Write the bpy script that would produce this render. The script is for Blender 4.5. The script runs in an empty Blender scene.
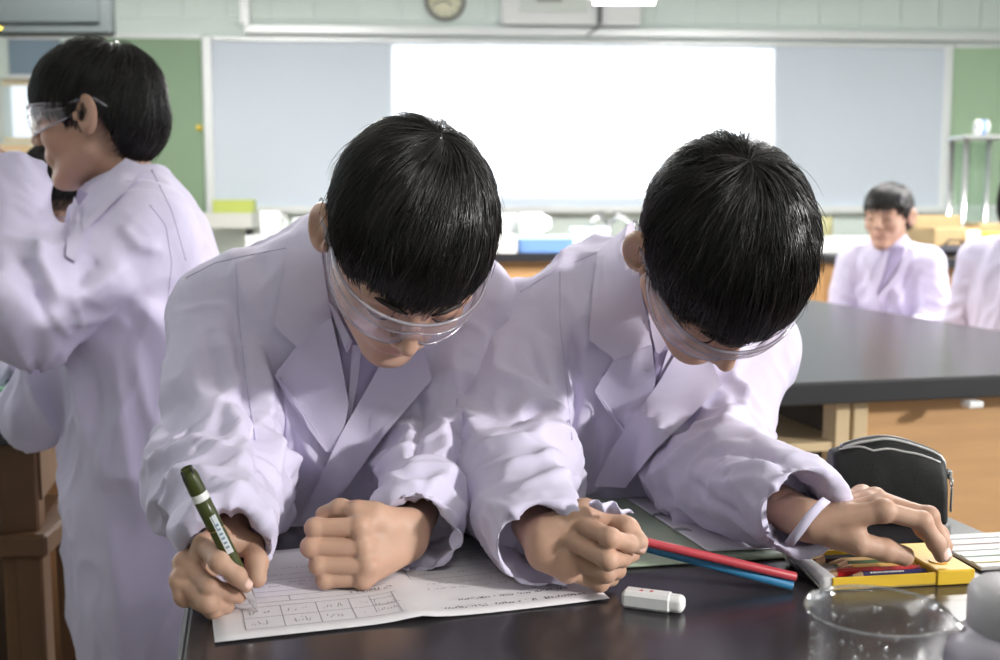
import bpy, math, random
import numpy as np
from mathutils import Vector, Matrix
from mathutils.bvhtree import BVHTree

SC = bpy.context.scene
COL = SC.collection
# ------------------------------------------------------------------ camera
CAM = np.array((0.0, 0.0, 1.14)); PITCH = math.radians(6.4); FPX = 1100.0
cam = bpy.data.cameras.new('camera'); cam_o = bpy.data.objects.new('camera', cam); COL.objects.link(cam_o)
cam_o.location = CAM; cam_o.rotation_euler = (math.pi/2 - PITCH, 0, 0)
cam.lens = FPX/1000*36; cam.sensor_width = 36; cam.clip_start = 0.05
cam.dof.use_dof = True; cam.dof.focus_distance = 1.02; cam.dof.aperture_fstop = 6.5
SC.camera = cam_o
# ------------------------------------------------------------------ world, lights, exposure
vs = SC.view_settings
vs.view_transform = 'Standard'; vs.look = 'None'; vs.gamma = 1.0; vs.use_curve_mapping = False
vs.exposure = 0.0
W = bpy.data.worlds.new('world'); SC.world = W; W.use_nodes = True
W.node_tree.nodes['Background'].inputs[0].default_value = (0.86, 0.93, 1.0, 1)
W.node_tree.nodes['Background'].inputs[1].default_value = 1.4

def area(name, loc, target, size, power, color=(1, 1, 1), spread=180):
    l = bpy.data.lights.new(name, 'AREA'); l.shape = 'RECTANGLE'; l.size, l.size_y = size
    l.energy = power; l.color = color; l.spread = math.radians(spread)
    o = bpy.data.objects.new(name, l); COL.objects.link(o); o.location = loc
    o.rotation_euler = (Vector(target)-Vector(loc)).to_track_quat('-Z', 'Z').to_euler()
    return o
# soft daylight at the window openings of the right and left walls, hazy low sun through the right windows
area('daylight_right', (4.1, 1.4, 1.85), (0, 1.6, 1.0), (5.4, 1.5), 60, (1.0, 0.98, 0.97))
area('daylight_left', (-3.38, 3.6, 1.85), (0, 3.4, 1.0), (3.6, 1.5), 60, (0.95, 0.98, 1.0))
SUN = bpy.data.lights.new('sun', 'SUN'); SUN.energy = 3.9; SUN.angle = math.radians(4); SUN.color = (1.0, 0.96, 0.92)
sun_o = bpy.data.objects.new('sun', SUN); COL.objects.link(sun_o); sun_o.location = (6, -2, 4)
sun_o.rotation_euler = Vector((-.80, .42, -.29)).to_track_quat('-Z', 'Y').to_euler()
# ceiling projector throwing the bright rectangle on the whiteboard
PJ = bpy.data.lights.new('projector_beam', 'SPOT'); PJ.energy = 1100; PJ.spot_size = math.radians(80); PJ.spot_blend = 0; PJ.shadow_soft_size = 0.0008
pj_o = bpy.data.objects.new('projector_beam', PJ); COL.objects.link(pj_o)

# ------------------------------------------------------------------ pixel rays to points at a real distance
_cp, _sp = math.cos(PITCH), math.sin(PITCH)
def ray(px, py):
    dx = (px-500)/FPX; dy = (330-py)/FPX
    return np.array((dx, _cp+dy*_sp, -_sp+dy*_cp))
def aty(px, py, Y):
    d = ray(px, py); return CAM + d*(Y/d[1])
def atz(px, py, Z):
    d = ray(px, py); return CAM + d*((Z-CAM[2])/d[2])

# ------------------------------------------------------------------ materials
MATS = {}
def mat(name, color, rough=0.5, metal=0.0, spec=0.5, var=0.0, vscale=20.0, bump=0.0, bscale=200.0, sss=0.0, emit=None, estr=1.0, coat=0.0, stretch=None, ssr=(1.0, 0.35, 0.2), sheen=0.0):
    if name in MATS: return MATS[name]
    m = bpy.data.materials.new(name); m.use_nodes = True; nt = m.node_tree; b = nt.nodes['Principled BSDF']
    b.inputs['Base Color'].default_value = (*color, 1); b.inputs['Roughness'].default_value = rough
    b.inputs['Metallic'].default_value = metal; b.inputs['Specular IOR Level'].default_value = spec
    b.inputs['Coat Weight'].default_value = coat
    if sheen: b.inputs['Sheen Weight'].default_value = sheen
    if sss:
        b.inputs['Subsurface Weight'].default_value = sss; b.inputs['Subsurface Radius'].default_value = ssr; b.inputs['Subsurface Scale'].default_value = 0.006
    if emit: b.inputs['Emission Color'].default_value = (*emit, 1); b.inputs['Emission Strength'].default_value = estr
    tc = nt.nodes.new('ShaderNodeTexCoord'); vec = tc.outputs['Object']
    if stretch:
        mp = nt.nodes.new('ShaderNodeMapping'); mp.inputs['Scale'].default_value = stretch
        nt.links.new(vec, mp.inputs[0]); vec = mp.outputs[0]
    n = nt.nodes.new('ShaderNodeTexNoise'); n.inputs['Scale'].default_value = vscale; n.inputs['Detail'].default_value = 5
    nt.links.new(vec, n.inputs['Vector'])
    r = nt.nodes.new('ShaderNodeMapRange'); r.inputs['To Min'].default_value = 1-max(var, 0.02); r.inputs['To Max'].default_value = 1+max(var, 0.02)
    nt.links.new(n.outputs['Fac'], r.inputs['Value'])
    mx = nt.nodes.new('ShaderNodeVectorMath'); mx.operation = 'SCALE'; mx.inputs[0].default_value = color
    nt.links.new(r.outputs[0], mx.inputs['Scale']); nt.links.new(mx.outputs[0], b.inputs['Base Color'])
    if bump:
        n2 = nt.nodes.new('ShaderNodeTexNoise'); n2.inputs['Scale'].default_value = bscale; n2.inputs['Detail'].default_value = 4
        nt.links.new(vec, n2.inputs['Vector'])
        bp = nt.nodes.new('ShaderNodeBump'); bp.inputs['Strength'].default_value = bump; bp.inputs['Distance'].default_value = 0.002
        nt.links.new(n2.outputs['Fac'], bp.inputs['Height']); nt.links.new(bp.outputs[0], b.inputs['Normal'])
    MATS[name] = m; return m

def clear_mat(name, tint=(0.95, 0.94, 0.97), gloss=0.06, rough=0.05, haze=0.0, hazecol=(0.9, 0.88, 0.95), ior=1.45, gmax=1.0):
    """thin clear plastic or glass: see-through sheet with a Fresnel gloss and a little milky haze"""
    if name in MATS: return MATS[name]
    m = bpy.data.materials.new(name); m.use_nodes = True; nt = m.node_tree; nt.nodes.clear()
    out = nt.nodes.new('ShaderNodeOutputMaterial'); tr = nt.nodes.new('ShaderNodeBsdfTransparent'); tr.inputs[0].default_value = (*tint, 1)
    gl = nt.nodes.new('ShaderNodeBsdfGlossy'); gl.inputs['Roughness'].default_value = rough
    di = nt.nodes.new('ShaderNodeBsdfTranslucent'); di.inputs[0].default_value = (*hazecol, 1)
    df = nt.nodes.new('ShaderNodeBsdfDiffuse'); df.inputs[0].default_value = (*hazecol, 1)
    ad = nt.nodes.new('ShaderNodeMixShader'); ad.inputs[0].default_value = 0.5; nt.links.new(di.outputs[0], ad.inputs[1]); nt.links.new(df.outputs[0], ad.inputs[2])
    hz = nt.nodes.new('ShaderNodeMixShader'); hz.inputs[0].default_value = haze; nt.links.new(tr.outputs[0], hz.inputs[1]); nt.links.new(ad.outputs[0], hz.inputs[2])
    fr = nt.nodes.new('ShaderNodeFresnel'); fr.inputs[0].default_value = ior
    mu = nt.nodes.new('ShaderNodeMath'); mu.operation = 'ADD'; mu.use_clamp = True; mu.inputs[1].default_value = gloss-0.035; nt.links.new(fr.outputs[0], mu.inputs[0])
    mn = nt.nodes.new('ShaderNodeMath'); mn.operation = 'MINIMUM'; mn.inputs[1].default_value = gmax; nt.links.new(mu.outputs[0], mn.inputs[0]); mu = mn
    mx = nt.nodes.new('ShaderNodeMixShader'); nt.links.new(mu.outputs[0], mx.inputs[0]); nt.links.new(hz.outputs[0], mx.inputs[1]); nt.links.new(gl.outputs[0], mx.inputs[2])
    nt.links.new(mx.outputs[0], out.inputs[0]); MATS[name] = m; return m

M_coat = mat('coat_cotton', (0.615, 0.570, 0.735), 0.75, spec=0.25, var=0.02, vscale=8, bump=0.10, bscale=900, sheen=0.15)
def wrinkle(m, scale, dist, strength, stretch):
    nt = m.node_tree; b = nt.nodes['Principled BSDF']; old = b.inputs['Normal'].links[0].from_node
    tc = nt.nodes.new('ShaderNodeTexCoord'); mp = nt.nodes.new('ShaderNodeMapping'); mp.inputs['Scale'].default_value = stretch; mp.inputs['Rotation'].default_value = (.3, .5, .2)
    n = nt.nodes.new('ShaderNodeTexNoise'); n.noise_type = 'RIDGED_MULTIFRACTAL'; n.inputs['Scale'].default_value = scale; n.inputs['Detail'].default_value = 1.5; n.inputs['Roughness'].default_value = .35; n.inputs['Distortion'].default_value = .6
    nt.links.new(tc.outputs['Object'], mp.inputs[0]); nt.links.new(mp.outputs[0], n.inputs['Vector'])
    bp = nt.nodes.new('ShaderNodeBump'); bp.inputs['Strength'].default_value = strength; bp.inputs['Distance'].default_value = dist
    nt.links.new(n.outputs['Fac'], bp.inputs['Height']); nt.links.new(old.outputs[0], bp.inputs['Normal']); nt.links.new(bp.outputs[0], b.inputs['Normal'])
wrinkle(M_coat, 9.0, 0.006, 0.35, (1.5, 1.5, .8))
M_shirt = mat('shirt_cotton', (0.40, 0.35, 0.53), 0.8, spec=0.2, bump=0.08, bscale=900)
M_skin = mat('skin', (0.52, 0.320, 0.232), 0.50, spec=0.4, var=0.10, vscale=40, bump=0.10, bscale=700, sss=0.25)
M_nail = mat('nail', (0.80, 0.53, 0.46), 0.22, spec=0.5)
M_hair = mat('black_hair', (0.010, 0.009, 0.009), 0.30, spec=0.6, var=0.15, vscale=60)
M_hair2 = mat('brown_black_hair', (0.040, 0.034, 0.031), 0.36, spec=0.7, var=0.15, vscale=60)
M_scalp = mat('hair_under', (0.012, 0.010, 0.010), 0.8, spec=0.1)
M_lash = mat('lash', (0.03, 0.02, 0.018), 0.6)
M_lip = mat('lip', (0.53, 0.285, 0.22), 0.45)
M_trouser = mat('trouser_cloth', (0.03, 0.03, 0.045), 0.8)
M_shoe = mat('shoe_canvas', (0.75, 0.75, 0.75), 0.6)
M_goggle = clear_mat('clear_goggle_plastic', (0.99, 0.985, 0.995), 0.045, 0.08, 0.10, (0.93, 0.88, 1.0), 1.35, 0.14)
M_goggle_rim = clear_mat('goggle_edge_plastic', (0.95, 0.93, 0.97), 0.10, 0.08, 0.35, (0.95, 0.90, 1.0))
M_black_top = mat('black_bench_top', (0.032, 0.029, 0.033), 0.25, spec=0.8, var=0.25, vscale=6)
M_black_edge = mat('black_bench_edge', (0.016, 0.016, 0.020), 0.4)
M_oak = mat('warm_wood', (0.50, 0.285, 0.125), 0.5, var=0.18, vscale=5, stretch=(1, 1, 9))
M_brown = mat('brown_wood', (0.13, 0.062, 0.025), 0.5, var=0.3, vscale=6, stretch=(1, 6, 1))
M_palewood = mat('pale_wood', (0.55, 0.42, 0.25), 0.55, var=0.12, vscale=7, stretch=(1, 1, 7))
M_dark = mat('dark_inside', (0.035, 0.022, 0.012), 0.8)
M_white = mat('white_paint', (0.80, 0.80, 0.80), 0.5)
M_plaster = mat('wall_paint', (0.66, 0.71, 0.68), 0.8, var=0.03, vscale=2, bump=0.05, bscale=60)
M_chrome = mat('chrome', (0.8, 0.8, 0.82), 0.18, metal=1.0)
M_black = mat('black_plastic', (0.02, 0.02, 0.022), 0.4)

# ------------------------------------------------------------------ mesh objects
def mkobj(name, verts, faces, mats, parent=None, smooth=True, mi=None, root=(0, 0, 0)):
    me = bpy.data.meshes.new(name)
    v = np.asarray(verts, float)
    if parent is not None: root = parent.get('_root', root)
    v = v - np.asarray(root, float)
    if isinstance(faces, np.ndarray) and faces.dtype != object:
        nf, k = faces.shape
        me.vertices.add(len(v)); me.vertices.foreach_set('co', v.astype(np.float32).ravel())
        me.loops.add(nf*k); me.loops.foreach_set('vertex_index', faces.astype(np.int32).ravel())
        me.polygons.add(nf); me.polygons.foreach_set('loop_start', np.arange(0, nf*k, k, dtype=np.int32))
        me.update(calc_edges=True)
    else:
        me.from_pydata([tuple(p) for p in v], [], [tuple(int(i) for i in f) for f in faces])
    if not isinstance(mats, (list, tuple)): mats = [mats]
    for m in mats: me.materials.append(m)
    if mi is not None: me.polygons.foreach_set('material_index', np.asarray(mi, np.int32))
    if smooth: me.polygons.foreach_set('use_smooth', np.ones(len(me.polygons), bool))
    me.validate(); me.update()
    o = bpy.data.objects.new(name, me); COL.objects.link(o)
    if parent is not None: o.parent = parent
    else: o.location = root
    o['_root'] = list(map(float, root))
    return o
def thing(name, loc, label, cat, group=None, kind=None):
    o = bpy.data.objects.new(name, None); COL.objects.link(o); o.location = loc; o.empty_display_size = 0.05
    o['_root'] = list(map(float, loc)); tag(o, label, cat, group, kind); return o
def tag(o, label=None, cat=None, group=None, kind=None):
    if label: o['label'] = label
    if cat: o['category'] = cat
    if group: o['group'] = group
    if kind: o['kind'] = kind
    return o

class MB:
    """collects simple shapes into one mesh"""
    def __init__(s): s.v = []; s.f = []; s.m = []
    def add(s, v, f, mi=0):
        n = len(s.v); s.v += [tuple(map(float, p)) for p in v]; s.f += [tuple(int(i)+n for i in q) for q in f]; s.m += [mi]*len(f); return s
    def box(s, c, size, R=None, bevel=0.0, mi=0):
        hx, hy, hz = [k/2 for k in size]; b = min(bevel, hx*.9, hy*.9, hz*.9)
        if b <= 0:
            P = [(x, y, z) for z in (-hz, hz) for y in (-hy, hy) for x in (-hx, hx)]
            F = [(0, 2, 3, 1), (4, 5, 7, 6), (0, 1, 5, 4), (2, 6, 7, 3), (0, 4, 6, 2), (1, 3, 7, 5)]
        else:
            P = []; idx = {}
            for sx in (-1, 1):
                for sy in (-1, 1):
                    for sz in (-1, 1):
                        for k in range(3):
                            q = [sx*(hx-b), sy*(hy-b), sz*(hz-b)]
                            q[k] += (sx, sy, sz)[k]*b; idx[sx, sy, sz, k] = len(P); P.append(q)
            F = []
            for k in range(3):
                a, c2 = [(1, 2), (2, 0), (0, 1)][k]
                for sg in (-1, 1):
                    q = []
                    for (sa, sb) in ((-1, -1), (1, -1), (1, 1), (-1, 1)):
                        t = [0, 0, 0]; t[k] = sg; t[a] = sa; t[c2] = sb; q.append(idx[t[0], t[1], t[2], k])
                    F.append(q if sg > 0 else q[::-1])
                for sa in (-1, 1):
                    for sb in (-1, 1):
                        q = []
                        for (w, kk) in ((-1, a), (1, a), (1, c2), (-1, c2)):
                            t = [0, 0, 0]; t[k] = w; t[a] = sa; t[c2] = sb; q.append(idx[t[0], t[1], t[2], kk])
                        F.append(q if sa*sb > 0 else q[::-1])
            for sx in (-1, 1):
                for sy in (-1, 1):
                    for sz in (-1, 1):
                        q = [idx[sx, sy, sz, k] for k in range(3)]
                        F.append(q if sx*sy*sz > 0 else q[::-1])
        P = np.array(P, float)
        if R is not None: P = P @ np.array(R).T
        return s.add(P + np.array(c), F, mi)
    def tube(s, pts, r, n=8, cap=True, mi=0):
        pts = np.array(pts, float); k = len(pts); r = np.broadcast_to(np.asarray(r, float), (k,))
        T = np.gradient(pts, axis=0); T /= np.linalg.norm(T, axis=1)[:, None]+1e-12
        u = np.cross(T[0], (0, 0, 1)); 
        if np.linalg.norm(u) < 1e-3: u = np.cross(T[0], (1, 0, 0))
        V = []
        for i in range(k):
            u = u - T[i]*np.dot(u, T[i]); u /= np.linalg.norm(u); w = np.cross(T[i], u)
            for j in range(n):
                a = 2*math.pi*j/n; V.append(pts[i]+r[i]*(math.cos(a)*u+math.sin(a)*w))
        F = [(i*n+j, i*n+(j+1) % n, (i+1)*n+(j+1) % n, (i+1)*n+j) for i in range(k-1) for j in range(n)]
        if cap: F += [tuple(range(n))[::-1], tuple((k-1)*n+j for j in range(n))]
        return s.add(V, F, mi)
    def lathe(s, prof, c=(0, 0, 0), n=32, R=None, mi=0):
        V = []; F = []; k = len(prof)
        for (r, z) in prof:
            for j in range(n):
                a = 2*math.pi*j/n; V.append((r*math.cos(a), r*math.sin(a), z))
        for i in range(k-1):
            for j in range(n): F.append((i*n+j, i*n+(j+1) % n, (i+1)*n+(j+1) % n, (i+1)*n+j))
        V = np.array(V)
        if R is not None: V = V @ np.array(R).T
        return s.add(V+np.array(c), F, mi)
    def prism(s, poly, z0, z1, M=None, mi=0):
        n = len(poly); V = [(x, y, z0) for x, y in poly]+[(x, y, z1) for x, y in poly]
        F = [tuple(range(n))[::-1], tuple(range(n, 2*n))]+[(i, (i+1) % n, n+(i+1) % n, n+i) for i in range(n)]
        V = np.array(V, float)
        if M is not None: V = np.array([tuple(M @ Vector(p)) for p in V])
        return s.add(V, F, mi)
    def build(s, name, m, parent=None, root=(0, 0, 0), smooth=False):
        o = mkobj(name, s.v, s.f, m, parent, smooth, s.m if isinstance(m, (list, tuple)) else None, root)
        return o
def rotz(a): c, s = math.cos(a), math.sin(a); return np.array(((c, -s, 0), (s, c, 0), (0, 0, 1.0)))
def rot(ax, a): return np.array(Matrix.Rotation(a, 3, ax))

# ------------------------------------------------------------------ numpy noise
_rs = np.random.RandomState(7); _LAT = _rs.rand(32, 32, 32).astype(np.float32)
def vnoise(P):
    i = np.floor(P).astype(int); f = P-i; f = f*f*(3-2*f); i &= 31; j = (i+1) & 31
    x0, y0, z0 = i.T; x1, y1, z1 = j.T; fx, fy, fz = f.T; L = _LAT
    a = L[x0, y0, z0]*(1-fx)+L[x1, y0, z0]*fx; b = L[x0, y1, z0]*(1-fx)+L[x1, y1, z0]*fx
    c = L[x0, y0, z1]*(1-fx)+L[x1, y0, z1]*fx; d = L[x0, y1, z1]*(1-fx)+L[x1, y1, z1]*fx
    return (a*(1-fy)+b*fy)*(1-fz)+(c*(1-fy)+d*fy)*fz
def ridge(P): return 1-np.abs(2*vnoise(P)-1)

# ------------------------------------------------------------------ implicit shapes and their skin (surface nets)
def A(*p): return np.array(p, float)
def d_seg(P, a, b, ra, rb=None):
    rb = ra if rb is None else rb
    a = np.asarray(a, float); b = np.asarray(b, float); ba = b-a; pa = P-a
    h = np.clip(pa@ba/max(ba@ba, 1e-12), 0, 1); return np.sqrt(((pa-h[:, None]*ba)**2).sum(1))-(ra+(rb-ra)*h)
def d_ell(P, c, r, R=None):
    p = P-np.asarray(c, float)
    if R is not None: p = p@np.asarray(R)
    r = np.asarray(r, float); k0 = np.sqrt(((p/r)**2).sum(1)); k1 = np.sqrt(((p/r**2)**2).sum(1))+1e-9
    return k0*(k0-1)/k1
def smin(a, b, k):
    if k <= 0: return np.minimum(a, b)
    h = np.clip(.5+.5*(b-a)/k, 0, 1); return b+(a-b)*h-k*h*(1-h)
def smax(a, b, k): return -smin(-a, -b, k)
def nets(f, lo, hi, h):
    lo = np.asarray(lo, float); hi = np.asarray(hi, float); n = np.ceil((hi-lo)/h).astype(int)+2
    n = ((n+3)//4)*4
    cn = n//4+1
    g = [lo[k]+(np.arange(cn[k])*4+0.0)*h for k in range(3)]
    X = np.stack(np.meshgrid(*g, indexing='ij'), -1).reshape(-1, 3)
    Dc = f(X).reshape(cn)
    m = np.abs(Dc) < 4*h*2.2
    mm = np.zeros(cn, bool)
    for a in (0, 1):
        for b in (0, 1):
            for c in (0, 1):
                sl = [slice(0, cn[k]-1) for k in range(3)]; ss = [slice(o, cn[k]-1+o) for k, o in enumerate((a, b, c))]
                mm[tuple(sl)] |= m[tuple(ss)]
    up = np.repeat(np.repeat(np.repeat(mm[:-1, :-1, :-1], 4, 0), 4, 1), 4, 2)
    D = np.repeat(np.repeat(np.repeat(Dc[:-1, :-1, :-1], 4, 0), 4, 1), 4, 2).astype(np.float64)
    idx = np.argwhere(up); 
    Pn = lo+idx*h; vals = np.empty(len(Pn))
    for s in range(0, len(Pn), 400000): vals[s:s+400000] = f(Pn[s:s+400000])
    D[up] = vals
    ins = D < 0; nx, ny, nz = D.shape
    acc = np.zeros((nx-1, ny-1, nz-1, 3)); cnt = np.zeros((nx-1, ny-1, nz-1))
    corners = [(a, b, c) for a in (0, 1) for b in (0, 1) for c in (0, 1)]
    for a in corners:
        for k in range(3):
            if a[k]: continue
            b = list(a); b[k] = 1
            da = D[a[0]:nx-1+a[0], a[1]:ny-1+a[1], a[2]:nz-1+a[2]]; db = D[b[0]:nx-1+b[0], b[1]:ny-1+b[1], b[2]:nz-1+b[2]]
            cr = (da < 0) != (db < 0)
            if not cr.any(): continue
            t = da[cr]/(da[cr]-db[cr]); p = np.tile(np.array(a, float), (len(t), 1)); p[:, k] = t
            acc[cr] += p; cnt[cr] += 1
    cell = cnt > 0; vid = -np.ones(cell.shape, int); ci = np.argwhere(cell); vid[cell] = np.arange(len(ci))
    V = lo+(ci+acc[cell]/cnt[cell][:, None])*h
    Q = []
    for k in range(3):
        a, b = (k+1) % 3, (k+2) % 3
        s0 = [slice(None)]*3; s1 = [slice(None)]*3; s0[k] = slice(0, -1); s1[k] = slice(1, None)
        e = np.argwhere(ins[tuple(s0)] != ins[tuple(s1)])
        ok = (e[:, a] > 0) & (e[:, b] > 0) & (e[:, a] < (nx, ny, nz)[a]-1) & (e[:, b] < (nx, ny, nz)[b]-1); e = e[ok]
        fl = ins[e[:, 0], e[:, 1], e[:, 2]]
        q = []
        for (oa, ob) in ((-1, -1), (0, -1), (0, 0), (-1, 0)):
            c = e.copy(); c[:, a] += oa; c[:, b] += ob; q.append(vid[c[:, 0], c[:, 1], c[:, 2]])
        q = np.stack(q, 1); q[~fl] = q[~fl][:, ::-1]; Q.append(q)
    Q = np.concatenate(Q); Q = Q[(Q >= 0).all(1)]
    return V, Q
def sgrad(f, P, e=1e-3):
    g = np.empty_like(P)
    for k in range(3):
        o = np.zeros(3); o[k] = e; g[:, k] = f(P+o)-f(P-o)
    return g/(np.linalg.norm(g, axis=1)[:, None]+1e-12)
def ptseg(P, a, b):
    ba = b-a; h = np.clip((P-a)@ba/max(ba@ba, 1e-12), 0, 1); return np.linalg.norm(P-a-h[:, None]*ba, axis=1), h
def ptpoly(P, L):
    d = np.full(len(P), 9.0); s = np.zeros(len(P))
    n = len(L)-1
    for i in range(n):
        q, h = ptseg(P, L[i], L[i+1]); m = q < d; d[m] = q[m]; s[m] = (i+h[m])/n
    return d, s
# ================================================================== THE ROOM
WY = math.radians(4.0); WR = rotz(WY); WO = A(0.5, 8.0, 0)           # back wall frame: x along the wall, y into it
def wl(x, y, z): return WO + WR@A(x, y, z)
def onwall(px, py, off=0.0):
    """where a pixel's ray meets the back wall (off metres in front of it): wall coordinates x, z"""
    d = ray(px, py); n = WR@A(0, 1, 0); t = ((WO-n*off-CAM)@n)/(d@n); p = WR.T@(CAM+d*t-WO); return p[0], p[2]
def wbox(x0, x1, z0, z1, y0, y1, bevel=0.0):
    return MB().box(wl((x0+x1)/2, (y0+y1)/2, (z0+z1)/2), (x1-x0, y1-y0, z1-z0), WR, bevel)
def structure(o): o['kind'] = 'structure'; return o

mf = mat('floor_vinyl', (0.30, 0.27, 0.24), 0.5, var=0.12, vscale=3)
structure(MB().box((0.45, 3.3, -0.05), (8.1, 11.4, 0.1)).build('floor', mf))
structure(MB().box((0.45, 3.3, 3.05), (8.1, 11.4, 0.1)).build('ceiling', mat('ceiling_board', (0.80, 0.82, 0.80), 0.9)))
def tile_wall():
    m = mat('acoustic_tiles', (0.71, 0.79, 0.75), 0.85, var=0.03, vscale=3); nt = m.node_tree; b = nt.nodes['Principled BSDF']
    br = nt.nodes.new('ShaderNodeTexBrick'); br.offset = 0; br.inputs['Scale'].default_value = 1; br.inputs['Mortar Size'].default_value = 0.006
    br.inputs['Brick Width'].default_value = 0.30; br.inputs['Row Height'].default_value = 0.30
    tc = nt.nodes.new('ShaderNodeTexCoord'); mp = nt.nodes.new('ShaderNodeMapping'); mp.inputs['Rotation'].default_value = (math.pi/2, 0, 0)
    nt.links.new(tc.outputs['Object'], mp.inputs[0]); nt.links.new(mp.outputs[0], br.inputs['Vector'])
    bp = nt.nodes.new('ShaderNodeBump'); bp.inputs['Strength'].default_value = 0.5; bp.inputs['Distance'].default_value = 0.004; bp.invert = True
    nt.links.new(br.outputs['Fac'], bp.inputs['Height']); nt.links.new(bp.outputs[0], b.inputs['Normal']); return m
M_tile = mat('acoustic_tile', (0.72, 0.80, 0.76), 0.85, var=0.03, vscale=3)
wx0, wz1 = onwall(-70, 78); wx1, wz0 = onwall(36, 143)
mb = MB()
for (a, b, c, d) in ((wx1, 4.2, 0, 3.0), (-4.2, wx1, 0, wz0), (-4.2, wx1, wz1, 3.0), (-4.2, wx0, wz0, wz1)): mb.box(wl((a+b)/2, .075, (c+d)/2), (b-a, .15, d-c), WR)
structure(mb.build('wall_back', tile_wall()))
wbk = bpy.data.objects['wall_back']; zt0 = onwall(600, 24)[1]
tm = None
for r_ in range(3):                                                   # acoustic tiles above the boards, each a piece of its own
    for k_ in range(25):
        c_ = wl(-3.45+.30*k_, -.004, zt0+.15+.30*r_)
        if c_[2]+.15 > 3.02: continue
        if tm is None:
            t_ = MB().box(c_, (.294, .012, .294), WR, .002).build('tile', M_tile, wbk, root=c_); tm = t_.data
            tm.transform(Matrix.Translation(-Vector(c_))); t_.location = c_
        else:
            t_ = bpy.data.objects.new('tile', tm); COL.objects.link(t_); t_.parent = wbk; t_.location = c_
mb = MB()
for (a, b, c, d) in ((wx0, wx0+.05, wz0, wz1), (wx1-.04, wx1, wz0, wz1), (wx0, wx1, wz0, wz0+.04), (wx0, wx1, wz1-.04, wz1)): mb.box(wl((a+b)/2, .06, (c+d)/2), (b-a, .05, d-c), WR)
wn = structure(mb.build('window_20', mat('cream_frame', (0.8, 0.7, 0.5), 0.5)))
wbox(wx0+.02, wx1-.02, wz0+.02, wz1-.02, .055, .061).build('pane', clear_mat('window_glass', (0.97, 0.98, 0.98), 0.05, 0.02), wn)
# left wall with a run of windows
XL = -3.45
def side_wall(name, x, s, y0, y1, wy0, wy1, panes, zt=2.92):
    mb = MB(); zm = (.9+zt)/2; zh = zt-.9
    mb.box((x+s*.075, (y0+y1)/2, .45), (.15, y1-y0, .9)); mb.box((x+s*.075, (y0+y1)/2, (3+zt)/2), (.15, y1-y0, 3-zt))
    mb.box((x+s*.075, (y0+wy0)/2, zm), (.15, wy0-y0, zh)); mb.box((x+s*.075, (wy1+y1)/2, zm), (.15, max(y1-wy1, .02), zh))
    structure(mb.build(name, M_plaster))
    step = (wy1-wy0)/panes
    for i in range(panes):
        a, b = wy0+i*step, wy0+(i+1)*step
        f = MB()
        for (cy, cz, sy, sz) in ((a+.02, zm, .04, zh), (b-.02, zm, .04, zh), ((a+b)/2, .925, step, .05), ((a+b)/2, zt-.025, step, .05), ((a+b)/2, 1.5, step, .03)):
            f.box((x+s*.05, cy, cz), (.05, sy, sz))
        w = f.build('window_%d' % (len([o for o in bpy.data.objects if o.name.startswith('window_') and o.parent is None])+1), mat('aluminium_frame', (0.7, 0.7, 0.7), 0.4, metal=0.6))
        structure(w)
        MB().box((x+s*.05, (a+b)/2, zm), (.006, step-.07, zh-.08)).build('pane', clear_mat('window_glass', (0.97, 0.98, 0.98), 0.05, 0.02), w)
side_wall('wall_left', XL, -1, -2.2, 7.9, 0.6, 7.7, 6)
side_wall('wall_right', 4.3, 1, -2.2, 8.6, -1.6, 4.4, 5)
structure(MB().box((0.4, -2.25, 1.5), (8.6, .1, 3.0)).build('wall_rear', M_plaster))

# whiteboard with its frame and ledge, green boards left and right
bx0, bz1 = onwall(209, 40); bx1, _ = onwall(946, 45); _, bz0 = onwall(560, 206)
wbt = thing('whiteboard', wl((bx0+bx1)/2, -.03, bz0), 'wide white board on the back wall, lit by a bright projection', 'whiteboard')
wbox(bx0, bx1, bz0, bz1, -.03, -.002).build('panel', mat('board_enamel', (0.64, 0.70, 0.78), 0.6, spec=0.2, var=0.02, vscale=2), wbt)
MF = mat('board_frame', (0.78, 0.80, 0.80), 0.35, metal=0.2)
for (a, b, c, d) in ((bx0-.04, bx0+.02, bz0-.05, bz1+.02), (bx1-.02, bx1+.04, bz0-.05, bz1+.02), (bx0+.02, bx1-.02, bz1-.01, bz1+.02)):
    wbox(a, b, c, d, -.05, 0, .005).build('frame_rail', MF, wbt)
wbox(bx0, bx1, bz0-.05, bz0, -.09, 0, .004).build('ledge', MF, wbt)
gx0, gz1 = onwall(84, 38); gx1, _ = onwall(201, 38); _, gz0 = onwall(150, 222)
M_green = mat('green_board', (0.25, 0.36, 0.235), 0.7, var=0.05, vscale=2)
g = thing('green_board', wl((gx0+gx1)/2, -.02, gz0), 'green pin board left of the white board behind the standing student', 'board')
wbox(gx0, gx1, gz0, gz1, -.02, -.002).build('panel', M_green, g); wbox(gx0, gx1, gz0-.03, gz0, -.03, 0).build('frame_rail', MF, g); wbox(gx0, gx1, gz1, gz1+.03, -.03, 0).build('frame_rail', MF, g)
x, z = onwall(200, 128); tag(MB().lathe([(0, 0), (.022, 0), (.022, .012), (.015, .02), (0, .022)], wl(x, -.02, z), 14, rot('Z', WY)@rot('X', math.pi/2)).build('magnet', mat('yellow_plastic', (0.75, 0.55, 0.06), 0.4), smooth=True), 'round yellow magnet on the left green board', 'magnet')
gx0, gz1 = onwall(953, 48); gx1, _ = onwall(1120, 48); _, gz0 = onwall(960, 205)
g = thing('green_board', wl((gx0+gx1)/2, -.02, gz0), 'light green board at the right end of the back wall', 'board')
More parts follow.
